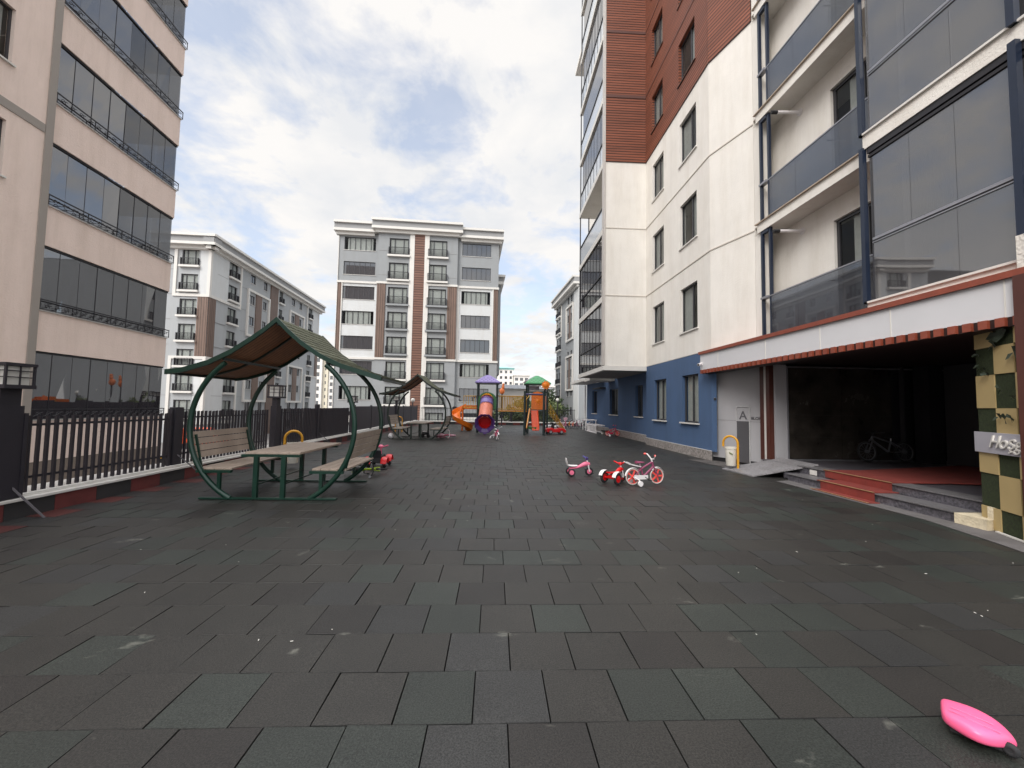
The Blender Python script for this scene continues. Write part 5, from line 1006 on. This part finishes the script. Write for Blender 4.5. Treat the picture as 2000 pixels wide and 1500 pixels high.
def trike(label, loc, rz_, body, seatm, rr, fr_, wheelc, barm, L=0.42, tw=0.13, fender=None, back=True):
    t_ = thing('toy_trike', label, 'trike', loc, rz_)
    for s_ in (-1, 1): w = MB().torus((0, s_*tw, rr), (0, 1, 0), rr*0.78, rr*0.24, 22, 8).build('rear_wheel', tyre, t_, smooth=60); MB().cyl((0, s_*tw-0.02, rr), (0, s_*tw+0.02, rr), rr*0.6, 14).cyl((0, s_*tw-0.03, rr), (0, s_*tw+0.03, rr), rr*0.2, 8).build('rim', wheelc, w, smooth=40)
    w = MB().torus((L, 0, fr_), (0, 1, 0), fr_*0.78, fr_*0.24, 22, 8).build('front_wheel', tyre, t_, smooth=60); MB().cyl((L, -0.02, fr_), (L, 0.02, fr_), fr_*0.55, 14).build('rim', wheelc, w, smooth=40)
    p_ = MB(); p_.cyl((L, -0.09, fr_), (L, 0.09, fr_), 0.008, 6); p_.box(L+0.02, L+0.08, -0.12, -0.07, fr_-0.04, fr_-0.02); p_.box(L-0.08, L-0.02, 0.07, 0.12, fr_+0.02, fr_+0.04); p_.build('pedal', tyre, t_)
    b = MB(); sec = [(-0.03, 0.075, 0.12, 0.19), (0.06, 0.06, 0.15, 0.21), (0.18, 0.045, 0.17, 0.24), (0.28, 0.05, 0.20, 0.31), (0.36, 0.05, 0.22, 0.335), (0.43, 0.04, 0.23, 0.31)]
    b.loft([[(x*L/0.42, w_*math.cos(a), (z0+z1)/2+(z1-z0)/2*math.sin(a)) for a in [2*PI*q/12 for q in range(12)]] for x, w_, z0, z1 in sec]); b.cyl((0, -tw, rr), (0, tw, rr), 0.02, 8); b.bar((0, 0, rr), (0.02, 0, 0.15), 0.06); b.build('body', body, t_, smooth=60)
    s_ = MB(); s_.loft([[(x, w_*math.cos(a), z+0.018*math.sin(a)) for a in [2*PI*q/12 for q in range(12)]] for x, w_, z in ((-0.07, 0.085, 0.245), (0.0, 0.1, 0.235), (0.09, 0.085, 0.23), (0.16, 0.04, 0.235))])
    if back: s_.loft([[(x+0.014*math.cos(a), w_*math.sin(a), z) for a in [2*PI*q/12 for q in range(12)]] for x, w_, z in ((-0.07, 0.085, 0.24), (-0.09, 0.095, 0.30), (-0.11, 0.085, 0.37), (-0.115, 0.05, 0.41))])
    s_.build('seat', seatm, t_, smooth=60)
    f = MB(); [f.tube([(L-0.03, s2*0.035, 0.26), (L, s2*0.045, fr_)], 0.014, 6) for s2 in (-1, 1)]; f.tube([(L-0.02, 0, 0.24), (L-0.06, 0, 0.40)], 0.018, 8); f.build('fork', whitep, t_, smooth=50)
    h = MB(); h.tube([(L-0.12, -0.13, 0.45), (L-0.07, -0.06, 0.41), (L-0.06, 0, 0.405), (L-0.07, 0.06, 0.41), (L-0.12, 0.13, 0.45)], 0.016, 8); h.ell((L-0.06, 0, 0.40), 0.04, 0.04, 0.04); h.build('handlebar', barm, t_, smooth=50)
    if fender:
        m_ = MB()
        for s2 in (-1, 1): m_.loft([[(rr*1.22*math.cos(a), s2*tw-0.045, rr+rr*1.22*math.sin(a)), (rr*1.3*math.cos(a), s2*tw, rr+rr*1.3*math.sin(a)), (rr*1.22*math.cos(a), s2*tw+0.045, rr+rr*1.22*math.sin(a))] for a in [PI*(0.05+0.85*q/8) for q in range(9)]], False)
        m_.build('fender', fender, t_, smooth=60)
    return t_
trike('pink toy trike with white high-backed seat, the leftmost of the three ride-ons by the steps', (1.84, 9.62, Z1), math.radians(2), pinkp, whitep, 0.09, 0.098, pinkp, bluep, 0.45, 0.12)
trike('red toy trike with white fenders touching the mauve bicycle', (2.52, 8.62, Z1), math.radians(38), redt, redt, 0.125, 0.11, redt, redt, 0.40, 0.17, whitep, False)
# pink plastic shell
fs = thing('toy_part', 'bright pink moulded toy shell with a black wheel lying in the near right corner', 'toy', (2.448, 2.005, Z1), math.radians(-47))
b = MB(); secs = [(-0.176, 0.045, 0.040, 0.080), (-0.160, 0.072, 0.028, 0.096), (-0.10, 0.078, 0.024, 0.104), (-0.04, 0.092, 0.022, 0.107), (0.02, 0.090, 0.022, 0.104), (0.08, 0.072, 0.022, 0.096), (0.12, 0.05, 0.022, 0.082), (0.155, 0.026, 0.020, 0.060), (0.178, 0.008, 0.016, 0.034)]
b.loft([[(x*0.72, 1.35*w_*math.copysign(abs(math.cos(a))**0.55, math.cos(a))+(0.035*(x/0.17)**2), z0+(z1-z0)*(0.5+0.5*math.copysign(abs(math.sin(a))**0.75, math.sin(a)))) for a in [2*PI*q/24 for q in range(24)]] for x, w_, z0, z1 in secs])
o_ = b.build('shell', M('neon_pink_plastic', srgb(255, 104, 150), 0.36, 0.03, 8), fs, smooth=60); sb = o_.modifiers.new('s', 'SUBSURF'); sb.levels = sb.render_levels = 1
b = MB(); b.tube([(-0.10, -0.03, 0.1035), (-0.04, -0.05, 0.1055), (0.02, -0.06, 0.1025), (0.07, -0.05, 0.092)], 0.0022, 6); b.tube([(-0.09, 0.0, 0.1055), (-0.03, -0.012, 0.108), (0.05, -0.015, 0.103)], 0.002, 6); b.build('moulded_lines', MT['neon_pink_plastic'], o_, smooth=60)
MB().box(-0.10, 0.09, -0.05, 0.05, 0.006, 0.03).build('underside', tyre, fs, bevel=0.008)
MB().torus((0.098, -0.045, 0.030), (0.2, 1, 0), 0.016, 0.016, 18, 8).cyl((0.096, -0.058, 0.030), (0.100, -0.03, 0.030), 0.018, 14).build('wheel', tyre, fs, smooth=60)
# quad toy, green bicycle lying behind the nearest pavilion
qa = thing('toy_quad', 'red and black toy quad bike behind the right bench of the nearest pavilion', 'toy car', (-2.95, 10.45, Z1), math.radians(92))
for x in (0, 0.55):
    for s_ in (-1, 1): w = MB().torus((x, s_*0.2, 0.11), (0, 1, 0), 0.07, 0.045, 18, 8).build('wheel', tyre, qa, smooth=60); MB().cyl((x, s_*0.2-0.04, 0.11), (x, s_*0.2+0.04, 0.11), 0.05, 10).build('rim', silv, w)
MB().hexa([(-0.08, -0.14, 0.13), (0.6, -0.1, 0.13), (0.6, 0.1, 0.13), (-0.08, 0.14, 0.13), (-0.06, -0.12, 0.30), (0.6, -0.07, 0.30), (0.6, 0.07, 0.30), (-0.06, 0.12, 0.30)]).build('body', tyre, qa, bevel=0.02)
b = MB()
for x in (0, 0.55):
    for s_ in (-1, 1): b.loft([[(x+0.14*math.cos(a), s_*0.2-0.075, 0.12+0.155*math.sin(a)), (x+0.15*math.cos(a), s_*0.2, 0.12+0.17*math.sin(a)), (x+0.14*math.cos(a), s_*0.2+0.075, 0.12+0.155*math.sin(a))] for a in [PI*q/8 for q in range(9)]], False)
b.build('fender', redt, qa, smooth=60)
MB().hexa([(-0.06, -0.13, 0.24), (0.0, -0.13, 0.24), (0.0, 0.13, 0.24), (-0.06, 0.13, 0.24), (-0.13, -0.12, 0.46), (-0.08, -0.12, 0.46), (-0.08, 0.12, 0.46), (-0.13, 0.12, 0.46)]).build('seat', tyre, qa, bevel=0.02)
MB().tube([(0.32, -0.2, 0.54), (0.38, -0.08, 0.5), (0.38, 0.08, 0.5), (0.32, 0.2, 0.54)], 0.016, 8).cyl((0.45, 0, 0.3), (0.38, 0, 0.5), 0.02, 8).ell((0.40, 0, 0.50), 0.05, 0.07, 0.05).build('handlebar', pinkp, qa, smooth=50)
bike('lime green child bicycle lying on the floor behind the right bench of the nearest pavilion', (-3.25, 9.62, 0.09), (math.radians(80), 0, math.radians(12)), 0.17, 0.6, limeg, None, (silv, False), tyre, tyre)
bike('pink and white child bicycle lying on its side right of the farther pavilion', (-2.75, 20.3, 0.08), (math.radians(76), 0, math.radians(8)), 0.19, 0.66, pinkp, None, (palepink, True), palepink, whitep, train=whitep, chain=pinkp, mud=palepink)
bike('pink child bicycle standing face-on in front of the play bridge', (0.0, 19.9, Z1), (math.radians(-9), 0, math.radians(-76)), 0.18, 0.62, pinkp, None, (whitep, True), whitep, silv, train=whitep, chain=whitep, mud=whitep)
bike('small magenta bicycle with violet handlebar parked against the blue wall', (6.52, 23.0, Z1), (0, 0, math.radians(4)), 0.17, 0.58, magenta, None, (coral, True), bluep, bluep, train=whitep, chain=magenta)
bike('grey grown-up bicycle leaning in the dark entrance hall', (11.03, 10.42, 0.32), (math.radians(6), 0, math.radians(180)), 0.27, 1.05, greyt, None, (greyt, False), tyre, tyre, big=True)
cl = [('pink bicycle with a pale basket, leftmost of the row at the far fence', pinkp, palepink, 5.55, 0.2), ('yellowish bicycle, second from the left in the row at the far fence', amber, tyre, 5.83, 0.19), ('salmon bicycle, third from the left in the row at the far fence', peach, whitep, 6.10, 0.18), ('dark red bicycle, fourth from the left in the row at the far fence', mauve, tyre, 6.38, 0.21), ('white bicycle, fifth from the left in the row at the far fence', whitep, palepink, 6.62, 0.2), ('black and wine bicycle nearest the blue wall in the row at the far fence', tyre, mauve, 6.9, 0.22)]
for i, (lb, c1, c2, x, r_) in enumerate(cl):
    bk = bike(lb, (x, 31.3+0.12*(i % 3), Z1), (math.radians(5-2*i), 0, math.radians(-94+4*(i % 3))), r_, r_*3.5, c1, None, (silv, i % 2 == 0), c2, silv, chain=c2, mud=c2 if i % 2 else None, group='bicycles in a row at the far fence')
    if i == 0: MB().loft([[(r_*3.1+sx_*s_, sy_*s_*1.2, z) for sx_, sy_ in ((-1, -1), (1, -1), (1, 1), (-1, 1))] for z, s_ in ((0.62, 0.09), (0.82, 0.12))]).build('basket', palepink, bk)
# toy cars
def toycar(label, loc, rz_, body, s_=1.0):
    t_ = thing('toy_car', label, 'toy car', loc, rz_); k = s_
    for x in (0.2, 0.82):
        for q in (-1, 1): w = MB().torus((x*k, q*0.25*k, 0.13*k), (0, 1, 0), 0.085*k, 0.045*k, 18, 8).build('wheel', tyre, t_, smooth=60); MB().cyl((x*k, q*0.25*k-0.045, 0.13*k), (x*k, q*0.25*k+0.045, 0.13*k), 0.07*k, 12).build('rim', silv, w)
    pr = [(0, 0.12), (-0.02, 0.26), (0.05, 0.34), (0.3, 0.36), (0.42, 0.30), (0.62, 0.30), (0.72, 0.37), (0.98, 0.33), (1.08, 0.24), (1.07, 0.12)]
    b = MB(); b.loft([[(x*k, y*k, (z if abs(y) < 0.25 else 0.12+(z-0.12)*0.86)*k) for x, z in pr] for y in (-0.29, -0.22, 0.22, 0.29)]); b.build('body', body, t_, smooth=35)
    MB().box(0.30*k, 0.42*k, -0.16*k, 0.16*k, 0.31*k, 0.50*k).build('seat', tyre, t_, bevel=0.02)
    MB().hexa([(0.66*k, -0.2*k, 0.34*k), (0.68*k, -0.2*k, 0.34*k), (0.68*k, 0.2*k, 0.34*k), (0.66*k, 0.2*k, 0.34*k), (0.6*k, -0.17*k, 0.46*k), (0.615*k, -0.17*k, 0.46*k), (0.615*k, 0.17*k, 0.46*k), (0.6*k, 0.17*k, 0.46*k)]).build('windscreen', gl_far, t_)
    for q in (-1, 1): MB().ell((1.05*k, q*0.2*k, 0.25*k), 0.02, 0.05*k, 0.04*k).build('headlight', whitep, t_)
    return t_
toycar('shiny red toy car parked by the foot of the yellow ladder', (3.15, 25.2 - 1.0, Z1), math.radians(4), redt, 1.05)
toycar('white toy car standing behind the red toy car', (3.5, 27.2, Z1), math.radians(8), whitep, 1.15)
bike('pale pink bicycle standing behind the yellow ladder', (4.7, 29.0, Z1), (0, 0, math.radians(-70)), 0.2, 0.68, palepink, None, (pinkp, True), whitep, silv, chain=whitep)
# white slatted rack and table against the blue wall
rk = thing('slatted_rack', 'white slatted wooden rack lying along the blue wall by the bicycles', 'rack', (6.5, 26.4, Z1)); b = MB()
for z in (0.04, 0.5): b.bar((-0.1, -1.3, z), (-0.12, 1.2, z), 0.05, 0.06); b.bar((0.45, -1.2, z), (0.43, 1.2, z), 0.05, 0.06)
for k in range(9): y = -1.25+0.3*k; b.bar((-0.1, y, 0.04), (-0.12, y+0.05, 0.5), 0.04, 0.05); b.bar((-0.1, y, 0.5), (0.44, y, 0.5), 0.05, 0.03)
b.build('slats', whitep, rk)
MB().hexa([(-0.1, 0.6, 0.1), (0.2, 1.2, 0.1), (0.22, 1.25, 0.1), (-0.13, 0.62, 0.1), (-0.1, 0.6, 0.62), (0.2, 1.2, 0.7), (0.22, 1.25, 0.7), (-0.13, 0.62, 0.62)]).build('board', whitep, rk)
tb_ = thing('side_table', 'low white-topped table between the slatted rack and the row of bicycles', 'table', (6.8, 28.6, Z1)); MB().box(-0.45, 0.4, -0.5, 0.5, 0.72, 0.77).build('table_top', whitep, tb_)
for sx_ in (-0.38, 0.34):
    for sy_ in (-0.44, 0.44): MB().box(sx_-0.025, sx_+0.025, sy_-0.025, sy_+0.025, 0, 0.72).build('leg', whitep, tb_)
bn = thing('black_beam', 'short black beam on two blocks along the plinth left of the magenta bicycle', 'beam', (6.75, 24.4, Z1)); MB().box(-0.1, 0.1, -0.5, 0.5, 0.16, 0.24).build('beam', tyre, bn); MB().box(-0.1, 0.1, -0.45, -0.35, 0, 0.16).box(-0.1, 0.1, 0.35, 0.45, 0, 0.16).build('blocks', stone, bn)
# small things on and under the far pavilion
def ball(label, loc, r_, mat): return tag(MB().ell((0, 0, 0), r_, r_, r_, 16, 10).build('ball', mat, smooth=80), label, 'ball')
o_ = ball('white ball under the left bench of the farther pavilion', None, 0.13, whitep); o_.location = (-4.85, 19.4, 0.142)
sc = thing('push_scooter', 'black and white ride-on toy under the table of the farther pavilion', 'toy', (-3.4, 20.4, Z1), 0.4); MB().hexa([(-0.2, -0.08, 0.12), (0.2, -0.06, 0.12), (0.2, 0.06, 0.12), (-0.2, 0.08, 0.12), (-0.16, -0.06, 0.26), (0.16, -0.04, 0.24), (0.16, 0.04, 0.24), (-0.16, 0.06, 0.26)]).build('body', tyre, sc, bevel=0.02)
for x in (-0.14, 0.14):
    for s_ in (-1, 1): MB().torus((x, s_*0.09, 0.07), (0, 1, 0), 0.05, 0.022, 14, 6).build('wheel', tyre, sc, smooth=60)
MB().box(-0.16, 0.0, -0.06, 0.06, 0.26, 0.31).build('seat', whitep, sc, bevel=0.01); MB().tube([(0.14, -0.12, 0.42), (0.13, 0, 0.38), (0.14, 0.12, 0.42)], 0.014, 6).cyl((0.14, 0, 0.24), (0.13, 0, 0.38), 0.014, 6).build('handlebar', tyre, sc)
# security cameras and vent pipes
def seccam(label, loc, rz_, m_, dome=False):
    t_ = thing('security_camera', label, 'camera', loc, rz_)
    MB().box(-0.05, -0.035, -0.05, 0.05, -0.05, 0.05).build('bracket', m_, t_); MB().tube([(-0.035, 0, 0), (0.02, 0, 0.0)], 0.02, 8).build('arm', m_, t_)
    MB().cyl((0.0, 0, -0.01), (0.16, 0, -0.05), 0.045, 12).build('housing', m_, t_, smooth=40); MB().cyl((0.155, 0, -0.05), (0.166, 0, -0.052), 0.034, 12).build('lens', tyre, t_)
seccam('white bullet camera on the left end of the entrance fascia', (6.69, 12.8, 3.12), math.radians(215), whitep)
seccam('dark bullet camera on the grey panel beside the blue wall', PB(0.2, 2.02, 0.06), math.radians(235), greyt)
for k, i in enumerate((0, 1)):
    z = 6.33+3.22*i; t_ = thing('flue_pipe', ('lower' if i == 0 else 'upper')+' white flue pipe with a dark tip sticking out above the open balconies', 'pipe', (7.95, 9.95, z))
    MB().cyl((0, 0, 0), (-0.02, 0, 0), 0.09, 16).build('collar', whitep, t_, smooth=40); MB().cyl((-0.02, 0, 0), (-0.62, 0.02, -0.02), 0.04, 12).build('pipe', whitep, t_, smooth=40); MB().cyl((-0.62, 0.02, -0.02), (-0.78, 0.02, -0.025), 0.046, 12).build('tip', tyre, t_, smooth=40)
# ------------------------------------------------------------------ cars down on the street
def car(label, loc, rz_, col, van=False):
    t_ = thing('parked_car', label, 'van' if van else 'car', loc, rz_, 'cars parked down on the street'); W_ = 0.86; hh = 2.0 if van else 1.45
    pr = [(-2.1, 0.35), (-2.15, 0.75), (-2.0, 1.0 if not van else 1.9), (-1.5, hh if van else 1.05), (-0.9, hh), (0.5, hh), (1.1, 0.98), (2.0, 0.85), (2.15, 0.6), (2.12, 0.35)] 
    if not van: pr[3] = (-1.75, 1.08)
    MB().loft([[(x, y, z) for x, z in pr] if abs(y) < W_ else [(x*0.985, y, min(z, 0.95)+max(0, z-0.95)*0.9) for x, z in pr] for y in (-W_-0.02, -W_*0.88, W_*0.88, W_+0.02)]).build('body', M('car_'+label.split()[0], col, 0.3, 0.03, 2), t_, smooth=30)
    for s_ in (-1, 1): MB().prism([(-0.85, s_*(W_-0.0), hh-0.1), (0.42, s_*(W_-0.0), hh-0.1), (0.92, s_*(W_+0.03), 1.02), (-1.5, s_*(W_+0.03), 1.02)], (0, s_*0.02, 0)).build('window', gl_far, t_)
    for x in (-1.3, 1.35):
        for s_ in (-1, 1): MB().cyl((x, s_*(W_-0.15), 0.31), (x, s_*(W_+0.05), 0.31), 0.31, 18).build('wheel', tyre, t_, smooth=40)
    return t_
car('orange van parked beyond the railing left of the nearest pavilion', (-28.6, 41.5, OUTZ), 0.4, srgb(206, 78, 34), True)
car('yellow car parked close to the pinkish block', (-19.6, 23.6, OUTZ), 1.4, srgb(214, 160, 40))
car('silver car parked next to the yellow one', (-22.6, 25.6, OUTZ), 1.4, srgb(150, 152, 156))
car('black car parked beyond the railing behind the yellow arch', (-15.5, 31, OUTZ), 0.2, srgb(34, 34, 38)); car('maroon car parked beyond the railing right of a black one', (-12.0, 33.5, OUTZ), 0.3, srgb(92, 34, 38)); car('white car parked in front of the grey block beyond the railing', (-17, 40, OUTZ), 0.1, srgb(200, 200, 200))
# bits of paper and grit on the floor
b = MB(); rn = random.Random(21)
for _ in range(90):
    y = 2.9+rn.random()**1.5*17; x = rn.uniform(-5.8, 6.2); s_ = rn.uniform(0.002, 0.0055); a = rn.uniform(0, 3.14); d1 = Vector((math.cos(a), math.sin(a), 0))*s_*rn.uniform(1, 2.6); d2 = Vector((-math.sin(a), math.cos(a), 0))*s_*0.6; p_ = Vector((x, y, 0.005))
    b.hexa([p_-d1-d2, p_+d1-d2, p_+d1+d2, p_-d1+d2]+[q+Vector((0, 0, 0.003)) for q in (p_-d1-d2, p_+d1-d2, p_+d1+d2, p_-d1+d2)])
tag(b.build('paper_grit', M('paper_white', srgb(206, 204, 196), 0.8)), 'tiny pale paper scraps and grit scattered over the dark tiles', 'litter', kind='stuff')
